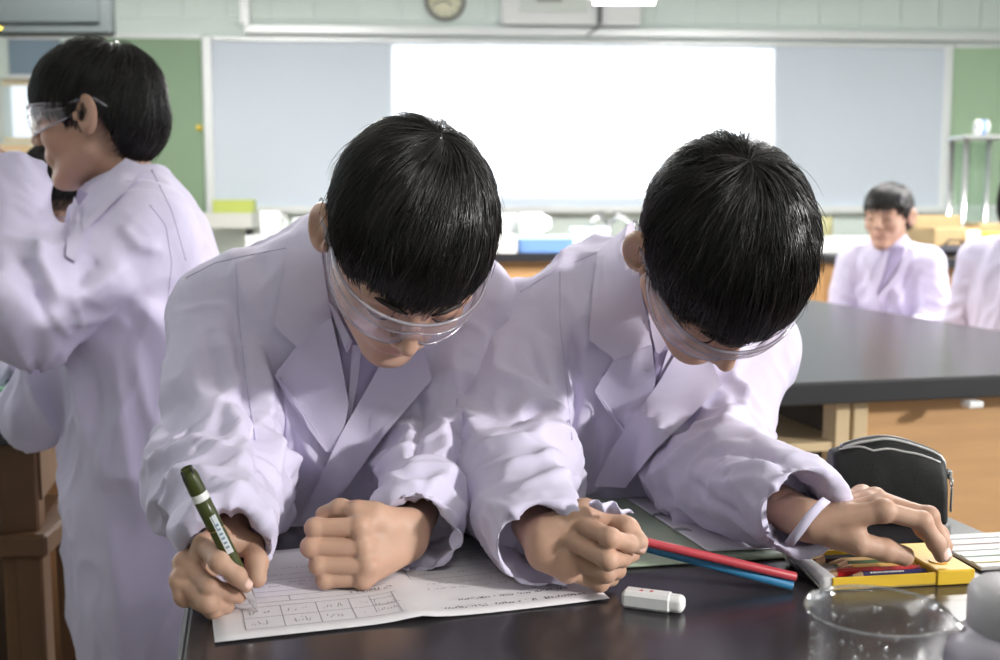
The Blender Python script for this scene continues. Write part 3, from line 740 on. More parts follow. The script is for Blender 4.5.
def fold_disp(V, j, amp=1.0, seed=0.0):
    """loose folds: across the sleeves (bunched at elbow and cuff), long and lazy on the body"""
    D = np.zeros(len(V)); wsum = np.zeros(len(V))
    for s in ('R', 'L'):
        for (a, b, kind) in ((j['S'+s], j['E'+s], 0), (j['E'+s], j['W'+s], 1)):
            d, t = ptseg(V, a, b); ax = unit(b-a); L = np.linalg.norm(b-a); u = t*L
            ref = unit(np.cross(ax, (0.2, 1, .1))); r2 = np.cross(ax, ref); q = V-a
            th = np.arctan2(q@ref, q@r2); w = np.clip((.095-d)/.03, 0, 1)
            sh = u+.018*np.sin(th*1+kind*2+seed)+.012*np.sin(2*th+seed*3)
            n1 = tent(np.stack([sh*17+seed*3.1+kind*9, np.cos(th)*.9+4, np.sin(th)*.9+8+seed], 1), .45)
            n2 = tent(np.stack([sh*36+seed*1.7, np.cos(th)*1.7+14, np.sin(th)*1.7+2+seed], 1), .5)
            bun = .45+1.0*(np.exp(-((t-1)/.35)**2) if kind == 0 else np.exp(-((t-.0)/.35)**2)+.5*np.exp(-((t-1)/.25)**2))
            D += w*bun*(.0100*(n1-.3)+.0045*(n2-.25)); wsum += w
    b = np.clip(1-wsum, 0, 1)
    Vs = V@rot('Y', .35).T; n1 = tent(Vs*A(13, 13, 3.6)+seed, .5); n2 = tent((V@rot('Y', -.5).T)*A(26, 26, 8)+seed*2+7, .55)
    D += b*(.0130*(n1-.25)+.0060*(n2-.2))
    D *= .25+.75*np.clip((np.linalg.norm(V-j['N']-j['ND']*.03, axis=1)-.075)/.05, 0, 1)
    return D*amp
class Coat:
    def __init__(s, root, j, h=.004, amp=1.0, seed=0.0, strokes=(), name='lab_coat', material=None, cuff=(0, 0), pad=.02, smooth_it=1):
        f = coat_field(j); pts = np.array([j[k] for k in ('SR', 'SL', 'ER', 'EL', 'WR', 'WL', 'N', 'C')])
        ext = [pts.min(0)-.10, pts.max(0)+.10, j['C']-np.max(j['cr'])-pad, j['C']+np.max(j['cr'])+pad]
        for (c, r, k) in j.get('ells', []): ext += [np.asarray(c)-np.max(r)-pad, np.asarray(c)+np.max(r)+pad]
        for (a, b, ra, rb, k) in j.get('segs', []): ext += [np.minimum(a, b)-max(ra, rb)-pad, np.maximum(a, b)+max(ra, rb)+pad]
        j.setdefault('wall', max(.0055, 1.6*h)); ext = np.array(ext); lo = ext.min(0); hi = ext.max(0)
        if 'hem' in j: lo[2] = max(lo[2], j['hem']-.02)
        V, F = nets(f, lo, hi, h); Nn = sgrad(f, V)
        base = BVHTree.FromPolygons([tuple(p) for p in V], F.tolist()) if len(strokes) else None
        D = fold_disp(V, j, amp, seed)
        for st in strokes:
            L = []
            for (px, py) in st[0]:
                d = ray(px, py); h_ = base.ray_cast(Vector(CAM), Vector(unit(d)))
                if h_[0] is not None: L.append(np.array(h_[0]))
            if len(L) < 2: continue
            L = np.array(L); lo_ = L.min(0)-.05; hi_ = L.max(0)+.05; m = ((V > lo_) & (V < hi_)).all(1); idx = np.where(m)[0]
            d, q = ptpoly(V[idx], L); tap = np.clip(np.sin(np.pi*np.clip(q*.9+.05, 0, 1))*1.6, 0, 1)
            D[idx] += 1.25*st[2]*tap*np.exp(-(np.abs(d)/st[1])**1.5)
        for sd_, amt in zip(('R', 'L'), cuff):
            if amt:
                Wp = j['W'+sd_]; ax = unit(Wp-j['E'+sd_]); q = V-Wp; t = -(q@ax); r = q+t[:, None]*ax
                m = (t > -.01) & (t < .05) & (np.linalg.norm(r, axis=1) < .075)
                ref = unit(np.cross(ax, (0.1, .2, 1))); r2 = np.cross(ax, ref); th = np.arctan2(q@ref, q@r2)
                g = np.exp(-((t-.006)/.010)**2)*-.006*abs(amt)+np.exp(-t/.02)*.0014*np.sin(th*9+2*np.sin(th*2))*amt
                D[m] += g[m]
        V2 = V+Nn*D[:, None]
        s.V, s.F = V2, F; s.root = root
        s.obj = mkobj(name, V2, F, material or M_coat, root)
        s.bvh = BVHTree.FromPolygons([tuple(p) for p in V2], F.tolist())
    def depth(s, px, py):
        h = s.bvh.ray_cast(Vector(CAM), Vector(unit(ray(px, py)))); return None if h[0] is None else h[3]
    def strip(s, name, left, right, off=.006, thick=.003, n=18, m=8, material=None, parent=None, smooth=6, lift=0.0, maxd=None):
        """a cloth panel lying on the coat between two outlines"""
        def rs(L, n):
            L = np.array(L, float); c = np.r_[0, np.cumsum(np.linalg.norm(np.diff(L, axis=0), axis=1))]; t = np.linspace(0, c[-1], n)
            return np.stack([np.interp(t, c, L[:, 0]), np.interp(t, c, L[:, 1])], 1)
        a, b = rs(left, n), rs(right, n); G = np.zeros((n, m, 2)); D = np.full((n, m), np.nan)
        for i in range(n):
            for k in range(m):
                G[i, k] = a[i]+(b[i]-a[i])*k/(m-1); q = s.depth(*G[i, k])
                if q is not None and (maxd is None or q < maxd): D[i, k] = q
        if np.isnan(D).all(): return None
        for _ in range(80):
            if not np.isnan(D).any(): break
            P = np.pad(D, 1, constant_values=np.nan)
            st = np.stack([P[:-2, 1:-1], P[2:, 1:-1], P[1:-1, :-2], P[1:-1, 2:]])
            import warnings
            with warnings.catch_warnings():
                warnings.simplefilter('ignore'); av = np.nanmean(st, 0)
            D = np.where(np.isnan(D), av, D)
        S = D.copy()
        for _ in range(smooth):
            P = np.pad(S, 1, mode='edge'); S = (P[:-2, 1:-1]+P[2:, 1:-1]+P[1:-1, :-2]+P[1:-1, 2:]+2*S)/6
        S = np.minimum(S, D)-off
        if lift: S = S-lift*np.linspace(0, 1, m)[None]**2
        V = [];
        for lay in (0, thick):
            for i in range(n):
                for k in range(m): V.append(CAM+unit(ray(*G[i, k]))*(S[i, k]+lay))
        q = lambda l, i, k: l*n*m+i*m+k
        F = []
        for i in range(n-1):
            for k in range(m-1):
                F.append((q(0, i, k), q(0, i+1, k), q(0, i+1, k+1), q(0, i, k+1))); F.append((q(1, i, k), q(1, i, k+1), q(1, i+1, k+1), q(1, i+1, k)))
        for i in range(n-1):
            F.append((q(0, i, 0), q(1, i, 0), q(1, i+1, 0), q(0, i+1, 0))); F.append((q(0, i, m-1), q(0, i+1, m-1), q(1, i+1, m-1), q(1, i, m-1)))
        for k in range(m-1):
            F.append((q(0, 0, k), q(0, 0, k+1), q(1, 0, k+1), q(1, 0, k))); F.append((q(0, n-1, k), q(1, n-1, k), q(1, n-1, k+1), q(0, n-1, k+1)))
        o = mkobj(name, V, F, material or M_coat, parent or s.obj)
        md = o.modifiers.new('edges', 'EDGE_SPLIT'); md.split_angle = math.radians(50)
        return o
    def seam(s, pts, r=.0009, off=.0, material=None, name='seam'):
        L = np.array(pts, float); c = np.r_[0, np.cumsum(np.linalg.norm(np.diff(L, axis=0), axis=1))]; t = np.linspace(0, c[-1], 24)
        Q = []
        for x, y in zip(np.interp(t, c, L[:, 0]), np.interp(t, c, L[:, 1])):
            d = s.depth(x, y)
            if d is not None: Q.append(CAM+unit(ray(x, y))*(d-off))
        if len(Q) > 3:
            Q = np.array(Q); mb = MB(); mb.tube(Q, r, 5); return mb.build(name, material or M_coat, s.obj, smooth=True)
def lower_body(root, hipR, hipL, kneeR, kneeL, footR, footL, h=.012, pel=(.16, .12, .11)):
    def f(P):
        d = None
        for a, b, c in ((hipR, kneeR, footR), (hipL, kneeL, footL)):
            q = smin(d_seg(P, a, b, .085, .062), d_seg(P, b, c+A(0, 0, .07), .060, .048), .02); d = q if d is None else smin(d, q, .03)
        return smin(d, d_ell(P, (hipR+hipL)/2, pel), .04)
    pts = np.array([hipR, hipL, kneeR, kneeL, footR, footL]); V, F = nets(f, pts.min(0)-.18, pts.max(0)+.18, h)
    mkobj('trousers', V, F, M_trouser, root)
    for c, kn in ((footR, kneeR), (footL, kneeL)):
        dr = A(0, -1, 0)
        g = lambda P: smax(smin(d_ell(P, c+A(0, -.045, .035), (.043, .11, .036)), d_ell(P, c+A(0, .01, .06), (.040, .05, .05)), .03), -P[:, 2]+.002, .004)
        V, F = nets(g, c-A(.08, .2, .03), c+A(.08, .12, .14), .009); mkobj('shoe', V, F, M_shoe, root)
def body_core(j, N, extra=()):
    RZ = rotz(j.get('yaw', 0))
    def f(P):
        d = d_ell(P, j['C'], np.array(j['cr'])*.78, RZ)
        for (c, r, k) in j.get('core', []): d = smin(d, d_ell(P, c, r, RZ), k)
        for s in ('R', 'L'):
            d = smin(d, d_seg(P, N+A(0, 0, -.04), j['S'+s], .04, .04), .03)
            d = smin(d, smin(d_seg(P, j['S'+s], j['E'+s], .040, .033), d_seg(P, j['E'+s], j['W'+s]-unit(j['W'+s]-j['E'+s])*.04, .028, .016), .01), .02)
        return smin(d, d_seg(P, N-A(0, 0, .05), N, .05, .047), .02)
    pts = np.array([j[k] for k in ('SR', 'SL', 'ER', 'EL', 'WR', 'WL', 'N')]); m = np.max(j['cr'])
    lo = np.minimum(pts.min(0)-.07, j['C']-m); hi = np.maximum(pts.max(0)+.07, j['C']+m)
    return nets(f, lo, hi, .012)
def finish_person(root_name, label, base, parts, group=None):
    V, F, M = merge(parts)
    return V, F, M

# ------------------------------------------------------------------ boy writing with the pen (left of the pair)
def new_person(base, label, group=None):
    """the body mesh is filled in later; children (hair, coat, goggles) are parented straight away"""
    me = bpy.data.meshes.new('person'); o = bpy.data.objects.new('person', me); COL.objects.link(o); o.location = base
    o['_root'] = list(map(float, base)); tag(o, label, 'person', group); return o
def fill(o, parts):
    V, F, M = merge(parts); t = mkobj('tmp', V, F, [M_skin, M_nail, M_lip], None, True, M, root=o['_root']); me = t.data
    old = o.data; bpy.data.objects.remove(t); o.data = me; me.name = 'person'; bpy.data.meshes.remove(old)

def boy_one():
    root = new_person((-.17, 1.46, 0), 'boy bowed over the worksheet, writing with a green pen, in a lavender lab coat')
    N = A(-.140, 1.255, 1.072)
    hp = aty(406, 243, 1.085)
    hv, hf, hm = make_head(root, hp, 12, 55, 9, N, seed=3, hair_n=15000, scale=.955, gdz=-.006, hairkw=dict(w=(-.12, -.5, .85)))
    j = dict(SR=A(-.316, 1.265, 1.015), SL=A(-.040, 1.285, 1.015), ER=A(-.292, 1.125, .858), EL=A(-.072, 1.215, .862),
             WR=H(227, 549, .850), WL=H(416, 535, .839), N=N, ND=unit(A(.02, -.45, 1)), C=A(-.18, 1.300, .925), cr=(.172, .118, .205),
             ells=[(A(-.18, 1.335, .74), (.165, .135, .22), .06), (A(-.18, 1.335, .985), (.150, .10, .12), .05)],
             segs=[(A(-.27, 1.40, .57), A(-.27, 1.20, .50), .11, .10, .06), (A(-.09, 1.40, .57), A(-.09, 1.22, .50), .11, .10, .06), (A(-.27, 1.20, .50), A(-.27, 1.20, .40), .09, .10, .05), (A(-.09, 1.22, .50), A(-.09, 1.22, .40), .09, .10, .05)],
             lean=.06, ar=(.064, .061, .060, .040), yaw=.03)
    S = [([(215, 395), (235, 425), (248, 462), (262, 480)], .011, .008), ([(190, 440), (222, 455), (250, 470)], .008, .007), ([(165, 480), (200, 478), (240, 500)], .009, .008),
         ([(172, 520), (205, 505), (240, 520)], .007, .006), ([(205, 330), (215, 380), (225, 420)], .010, -.006), ([(232, 300), (242, 360), (252, 430), (262, 500)], .006, -.009),
         ([(258, 330), (268, 400), (275, 480)], .010, .007), ([(283, 400), (292, 450), (298, 505)], .008, .006), ([(270, 420), (280, 470), (285, 520)], .005, -.006),
         ([(385, 490), (420, 470), (455, 480)], .009, .008), ([(375, 500), (400, 485), (430, 500), (455, 520)], .006, .006), ([(400, 460), (435, 455), (465, 465)], .007, -.006),
         ([(430, 390), (440, 430), (445, 455)], .008, .006), ([(415, 395), (420, 430), (410, 460)], .006, -.007), ([(455, 360), (460, 400), (462, 440)], .007, .006)]
    c = Coat(root, j, .0036, 1.15, 1.3, S, cuff=(.3, 1.2))
    # shirt in the V, then collar and lapels
    c.strip('shirt_front', [(338, 322), (340, 360), (344, 420)], [(400, 330), (395, 360), (352, 425)], .004, .002, material=M_shirt, parent=root)
    c.strip('shirt_collar', [(327, 300), (338, 330), (346, 352)], [(337, 312), (353, 343), (347, 353)], .008, .002, n=8, m=4, material=mat('shirt_collar_cloth', (0.60, 0.55, 0.72), 0.8), parent=root)
    c.strip('shirt_placket', [(352, 345), (350, 380), (346, 420)], [(362, 345), (358, 380), (350, 424)], .0062, .002, m=4, material=MATS['shirt_collar_cloth'], parent=root)
    c.strip('lapel', [(297, 346), (274, 375), (290, 402), (314, 436), (326, 452)], [(331, 317), (340, 355), (349, 404), (345, 425), (334, 452)], .008, .0028, lift=.004)
    c.strip('collar', [(301, 226), (288, 247), (281, 285), (274, 326), (297, 347)], [(317, 224), (321, 250), (326, 285), (331, 316), (331, 318)], .010, .0030, lift=-.003)
    c.strip('lapel', [(391, 342), (372, 380), (343, 430), (318, 482), (299, 522)], [(420, 342), (433, 378), (382, 438), (345, 490), (312, 522)], .013, .0028, lift=.002)
    sm = mat('coat_seam', (0.53, 0.49, 0.66), 0.8)
    c.seam([(186, 278), (215, 263), (250, 255), (286, 248)], material=sm); c.seam([(236, 262), (238, 310), (246, 380), (256, 440)], material=sm)
    c.seam([(280, 377), (296, 402), (318, 434)], off=.0125, r=.0007, material=sm)
    hA = dict(wrist=H(229, 534, .848), elbow=j['ER'], k=.92, fingers=[
        [H(204, 545, .857), H(219, 562, .853), H(237, 576, .840), H(246, 586, .8300)],
        [H(184, 563, .842), H(210, 587, .830), H(229, 593, .821), H(239, 597, .816)],
        [H(181, 580, .831), H(208, 603, .818), H(221, 604, .812), H(214, 598, .811)],
        [H(186, 595, .819), H(213, 610, .8085), H(226, 606, .8085), H(217, 600, .810)]],
        thumb=[H(236, 541, .847), H(252, 546, .843), H(257, 562, .835), H(257, 578, .824)], tipr=.0062)
    hA['nails'] = [(hA['thumb'][2], hA['thumb'][3], A(.25, -.9, .35), .0095, .011, .0078), (hA['fingers'][0][2], hA['fingers'][0][3], A(.35, -.6, .8), .0085, .009, .0064)]
    hB = dict(wrist=H(410, 535, .838), elbow=j['EL'], k=.95, fingers=[
        [H(360, 527, .857), H(315, 528, .856), H(313, 528, .855)+A(.004, .020, -.004), H(332, 528, .855)+A(.010, .022, -.006)],
        [H(364, 548, .839), H(311, 547, .840), H(309, 547, .840)+A(.004, .021, -.002), H(330, 547, .840)+A(.010, .024, -.002)],
        [H(368, 566, .824), H(319, 565, .8245), H(318, 565, .825)+A(.004, .021, 0), H(336, 565, .825)+A(.010, .022, 0)],
        [H(363, 578, .8125), H(325, 580, .811), H(324, 580, .811)+A(.004, .018, .001), H(340, 580, .811)+A(.008, .018, .001)]],
        thumb=[H(372, 520, .862, .012), H(356, 516, .866, .012), H(338, 514, .866, .014), H(322, 520, .860, .016)], kb=.0012, fk=1.07)
    v, f = body_core(j, N)
    fill(root, [(hv, hf, hm), make_hand(hA), make_hand(hB), (v, f, None)])
    lower_body(root, A(-.26, 1.46, .56), A(-.10, 1.46, .56), A(-.27, 1.16, .52), A(-.09, 1.18, .52), A(-.27, 1.24, 0), A(-.09, 1.26, 0))
    return j, hA, c
J1, HA, C1 = boy_one()
stool(-.175, 1.50, .46, .2, 'wooden stool that the boy with the green pen sits on')

# ------------------------------------------------------------------ boy with the red and blue pencil (right of the pair)
def boy_two():
    root = new_person((.16, 1.52, 0), 'boy leaning over the bench, red and blue pencils in hand, other hand on pencil box')
    N = A(.196, 1.285, 1.045)
    hp = aty(718, 258, 1.075)
    hv, hf, hm = make_head(root, hp, 20, 69, -7, N, seed=11, hair_n=15000, scale=.925, gdz=-.005, hairkw=dict(w=(.02, -.55, .8), lift=.006, messy=1.2), zend=[.000, .002, -.002, -.008, .004, .024, -.016, -.052, -.062])
    j = dict(SR=A(.030, 1.300, .985), SL=A(.300, 1.345, .965), ER=A(.002, 1.160, .862), EL=A(.222, 1.215, .852),
             WR=H(541, 545, .846), WL=H(806, 512, .868), N=N, ND=unit(A(.05, -.5, 1)), C=A(.165, 1.350, .905), cr=(.165, .118, .195),
             ells=[(A(.175, 1.400, .72), (.165, .135, .22), .06), (A(.165, 1.375, .965), (.145, .10, .12), .05)],
             segs=[(A(.09, 1.46, .57), A(.09, 1.26, .50), .11, .10, .06), (A(.26, 1.48, .57), A(.26, 1.28, .50), .11, .10, .06), (A(.09, 1.26, .50), A(.09, 1.26, .40), .09, .10, .05), (A(.26, 1.28, .50), A(.26, 1.28, .40), .09, .10, .05)],
             lean=.10, ar=(.064, .062, .060, .041), yaw=.15)
    S = [([(500, 470), (540, 462), (575, 470)], .008, .008), ([(520, 490), (560, 480), (590, 490)], .008, .007), ([(478, 455), (520, 445), (560, 440)], .009, .008),
         ([(545, 380), (555, 410), (562, 440)], .008, .007), ([(530, 340), (545, 380), (560, 430), (568, 455)], .005, -.007), ([(480, 430), (515, 425), (552, 405)], .007, -.006),
         ([(580, 400), (578, 440), (570, 470)], .008, .007), ([(562, 300), (572, 350), (575, 420)], .006, -.008), ([(592, 420), (596, 450), (590, 480)], .005, -.005),
         ([(690, 430), (735, 428), (775, 440)], .009, .007), ([(700, 455), (745, 448), (790, 470)], .007, -.006), ([(720, 470), (770, 468), (820, 490)], .009, .007),
         ([(640, 470), (665, 440), (690, 420)], .007, -.007), ([(650, 480), (680, 460), (700, 445)], .007, .006), ([(760, 490), (790, 495), (830, 500)], .006, .006),
         ([(745, 380), (740, 410), (720, 430)], .007, .006), ([(690, 480), (715, 500), (740, 520)], .007, -.005)]
    c = Coat(root, j, .0036, 1.15, 4.7, S, cuff=(.3, .5))
    c.strip('shirt_front', [(650, 330), (655, 360), (652, 400)], [(692, 330), (684, 352), (657, 402)], .004, .002, material=M_shirt, parent=root)
    c.strip('shirt_collar', [(646, 300), (652, 335), (656, 352)], [(660, 312), (672, 337), (660, 354)], .009, .002, n=8, m=4, material=MATS['shirt_collar_cloth'], parent=root)
    c.strip('shirt_placket', [(668, 350), (660, 375), (654, 398)], [(684, 344), (672, 370), (658, 400)], .0062, .002, m=4, material=MATS['shirt_collar_cloth'], parent=root)
    c.strip('lapel', [(615, 359), (594, 391), (606, 410), (622, 432)], [(652, 345), (656, 382), (648, 405), (626, 434)], .008, .0028, lift=.004)
    c.strip('collar', [(610, 240), (597, 252), (592, 296), (589, 340), (615, 360)], [(634, 220), (637, 255), (641, 290), (652, 341), (652, 346)], .010, .003, lift=-.003)
    c.strip('lapel', [(686, 336), (658, 384), (630, 422), (610, 452), (594, 486)], [(704, 345), (722, 385), (694, 413), (655, 450), (625, 488)], .012, .0028, lift=.002)
    c.seam([(520, 292), (560, 268), (598, 252)], material=MATS['coat_seam']); c.seam([(560, 272), (560, 320), (566, 380), (572, 440)], material=MATS['coat_seam'])
    c.seam([(598, 393), (610, 410), (624, 428)], off=.0125, r=.0007, material=MATS['coat_seam'])
    hC = dict(wrist=H(545, 543, .845), elbow=j['ER'], k=.98, fingers=[
        [H(576, 520, .867), H(610, 538, .860), H(628, 543, .852), H(640, 548, .846)],
        [H(568, 538, .852), H(608, 560, .842), H(622, 558, .836), H(633, 555, .834)],
        [H(565, 555, .837), H(606, 573, .824), H(617, 570, .820), H(610, 562, .825, .025)],
        [H(568, 571, .824), H(600, 583, .8115), H(611, 578, .811), H(600, 572, .815, .02)]],
        thumb=[H(585, 517, .870, .01), H(612, 520, .866, .006), H(627, 529, .860), H(638, 542, .851)], tipr=.0062)
    hC['nails'] = [(hC['fingers'][0][2], hC['fingers'][0][3], A(.45, -.9, .3), .0085, .009, .0064), (hC['thumb'][2], hC['thumb'][3], A(.5, -.2, .9), .0095, .011, .0078)]
    hD = dict(wrist=H(808, 521, .858), elbow=j['EL'], k=.98, fingers=[
        [H(884, 511, .875), H(922, 521, .866), H(936, 543, .846), H(941, 556, .833)],
        [H(890, 509, .873, .017), H(934, 520, .866, .012), H(945, 544, .843, .012), H(949, 559, .830, .010)],
        [H(888, 508, .870, .034), H(940, 526, .860, .030), H(952, 543, .842, .028), H(958, 555, .830, .026)],
        [H(880, 510, .864, .050), H(928, 530, .850, .048), H(942, 545, .838, .046), H(950, 556, .830, .044)]],
        thumb=[H(836, 534, .850), H(858, 543, .845), H(885, 550, .837), H(904, 556, .831)], tipr=.0066)
    hD['nails'] = [(hD['thumb'][2], hD['thumb'][3], A(.1, -.75, .65), .0105, .012, .0078), (hD['fingers'][0][2], hD['fingers'][0][3], A(.6, -.75, .3), .0085, .010, .0064), (hD['fingers'][1][2], hD['fingers'][1][3], A(.6, -.75, .3), .0085, .010, .0064)]
    v, f = body_core(j, N)
    fill(root, [(hv, hf, hm), make_hand(hC), make_hand(hD), (v, f, None)])
    # cuff ties: ruffled ribbon at the right cuff, straps at the left one
    V = []; n = 60
    for k in range(n+1):
        u = k/n; px = 590+42*u; py = 504+9*u; w = 6.5*math.sin(math.pi*min(1, u*.9+.12))
        q = H(px, py, .886-.006*u, .006*math.sin(u*15)); V += [q+A(.002*math.sin(u*15), 0, .0050*w/6.5), q-A(0, 0, .0050*w/6.5+.0015*math.sin(u*15))]
    o = mkobj('cuff_frill', V, [(2*i, 2*i+1, 2*i+3, 2*i+2) for i in range(n)], M_coat, c.obj); md = o.modifiers.new('thick', 'SOLIDIFY'); md.thickness = .0010
    V = []
    for (px, py, Y) in ((826, 500, .942), (818, 507, .934), (809, 517, .930), (801, 528, .930), (794, 537, .934), (789, 544, .942)): V += [aty(px-4, py-2.5, Y), aty(px+4, py+2.5, Y)]
    o = mkobj('cuff_strap', V, [(2*i, 2*i+1, 2*i+3, 2*i+2) for i in range(5)], M_coat, c.obj); md = o.modifiers.new('thick', 'SOLIDIFY'); md.thickness = .0014
    c.strip('cuff_tie', [(774, 518), (764, 534), (757, 549)], [(781, 520), (771, 537), (763, 551)], .004, .0016, n=8, m=3)
    c.strip('cuff_tie', [(771, 530), (775, 541), (771, 549)], [(776, 531), (780, 542), (775, 551)], .005, .0016, n=8, m=3)
    lower_body(root, A(.10, 1.52, .56), A(.24, 1.53, .56), A(.09, 1.24, .52), A(.26, 1.26, .52), A(.09, 1.32, 0), A(.26, 1.34, 0))
    return j, hC, hD, c
J2, HCc, HD, C2 = boy_two()
stool(.165, 1.56, .46, .2, 'wooden stool that the boy with two pencils sits on')

# ------------------------------------------------------------------ student standing at the left, seen from the side
def boy_standing():
    root = new_person((-.62, 1.72, 0), 'standing student in profile at the left, bright lab coat, arm raised to face')
    Y = 1.70
    hp = aty(97, 116, Y); N = aty(132, 205, Y+.01)
    hv, hf, hm = make_head(root, hp, -90, 8, 0, N, seed=21, hair_n=7500, rad=.00048, h=.003, zend=[-.002, -.004, -.010, -.030, -.022, .004, -.066, -.105, -.108], hl=[.055, .05, .035, .005, .010, .020, -.050, -.085, -.09], scale=.90, nape_k=.55, hairkw=dict(w=(0, -.4, .9), length=(.6, 1.3), lift=.007))
    ce = aty(143, 300, Y)
    j = dict(SL=aty(146, 240, 1.585), SR=aty(140, 240, 1.86), EL=aty(26, 312, 1.50), ER=aty(20, 300, 1.92), WL=aty(4, 166, 1.56), WR=aty(-40, 250, 1.80), N=N, ND=unit(A(-.25, 0, 1)), C=ce, cr=(.118, .172, .205),
             ells=[(aty(152, 420, Y), (.112, .165, .26), .05), (aty(160, 560, Y), (.128, .175, .42), .05)], segs=[(aty(66, 352, 1.66), aty(40, 412, 1.66), .045, .052, .02)], ar=(.075, .062, .060, .052), hem=.36, ch=.045)
    S = [([(60, 300), (95, 285), (130, 262)], .014, .010), ([(75, 290), (85, 270), (100, 262)], .010, -.009), ([(40, 325), (80, 318), (130, 325)], .010, .008),
         ([(35, 230), (45, 270), (60, 300)], .012, .010), ([(30, 290), (42, 310), (52, 325)], .008, -.009), ([(10, 250), (30, 280), (36, 300)], .010, -.008), ([(115, 355), (125, 440), (140, 520)], .012, .009),
         ([(90, 370), (95, 450), (110, 520)], .010, -.008), ([(135, 360), (150, 420), (160, 500)], .012, .009), ([(90, 430), (105, 500), (120, 580), (125, 650)], .014, .008), ([(120, 225), (140, 245), (160, 250)], .010, .008)]
    c = Coat(root, j, .0055, 1.0, 8.1, S)
    c.strip('collar', [(126, 158), (100, 178), (79, 206)], [(150, 168), (120, 196), (84, 232)], .008, .004, n=10, m=6)
    c.strip('lapel', [(74, 196), (68, 230), (66, 256)], [(82, 212), (84, 240), (76, 262)], .006, .004, n=8, m=5)
    c.strip('shirt_front', [(78, 188), (73, 212)], [(92, 196), (80, 216)], .006, .003, n=6, m=4, material=M_shirt, parent=root)
    c.seam([(152, 170), (172, 210), (186, 260)], r=.0009, material=MATS['coat_seam']); c.seam([(150, 205), (166, 225), (172, 262), (168, 300)], r=.0009, material=MATS['coat_seam'])
    hand = dict(wrist=aty(3, 168, 1.56), elbow=j['EL'], k=1.05, fingers=[[aty(a-6*i, 146+i*3, 1.55+.012*i), aty(a-22-3*i, 132+4*i, 1.56+.012*i), aty(a-32, 138+4*i, 1.57+.012*i), aty(a-34, 152+3*i, 1.58+.012*i)] for i, a in enumerate((-14, -14, -15, -15))],
                thumb=[aty(-6, 160, 1.575), aty(-8, 150, 1.59), aty(-12, 140, 1.60), aty(-16, 132, 1.61)])
    v, f = body_core(j, N)
    fill(root, [(hv, hf, hm), make_hand(hand, .0025), (v, f, None)])
    lower_body(root, A(-.53, 1.78, .76), A(-.53, 1.64, .76), A(-.52, 1.78, .42), A(-.52, 1.64, .42), A(-.51, 1.80, 0), A(-.51, 1.62, 0), pel=(.09, .14, .11))
boy_standing()

# ------------------------------------------------------------------ student mostly hidden behind the standing one
def boy_hidden():
    Y = 2.38
    root = new_person((-1.05, 2.46, 0), 'student half hidden behind the standing one, leaning on the left bench')
    hp = aty(62, 196, Y); N = aty(30, 240, Y+.08)
    hv, hf, hm = make_head(root, hp, -20, 35, 20, N, seed=31, hair_n=2500, rad=.0007, h=.005, segs=5)
    j = dict(SR=aty(-25, 275, Y), SL=aty(75, 265, Y+.02), ER=aty(-35, 350, Y-.12), EL=aty(34, 345, 2.20), WR=aty(-30, 388, 2.06), WL=aty(36, 392, 2.02), N=N, ND=unit(A(.1, -.4, 1)), C=aty(25, 330, Y+.06), cr=(.16, .12, .2), ells=[(aty(25, 430, Y+.12), (.15, .13, .25), .05)], ar=(.07, .072, .072, .066), hem=.45)
    Coat(root, j, .008, 1.2, 12.0)
    v, f = body_core(j, N); fill(root, [(hv, hf, hm), (v, f, None)])
    lower_body(root, A(-1.11, 2.50, .74), A(-.97, 2.50, .74), A(-1.11, 2.50, .40), A(-.97, 2.50, .40), A(-1.11, 2.52, 0), A(-.97, 2.52, 0))
boy_hidden()

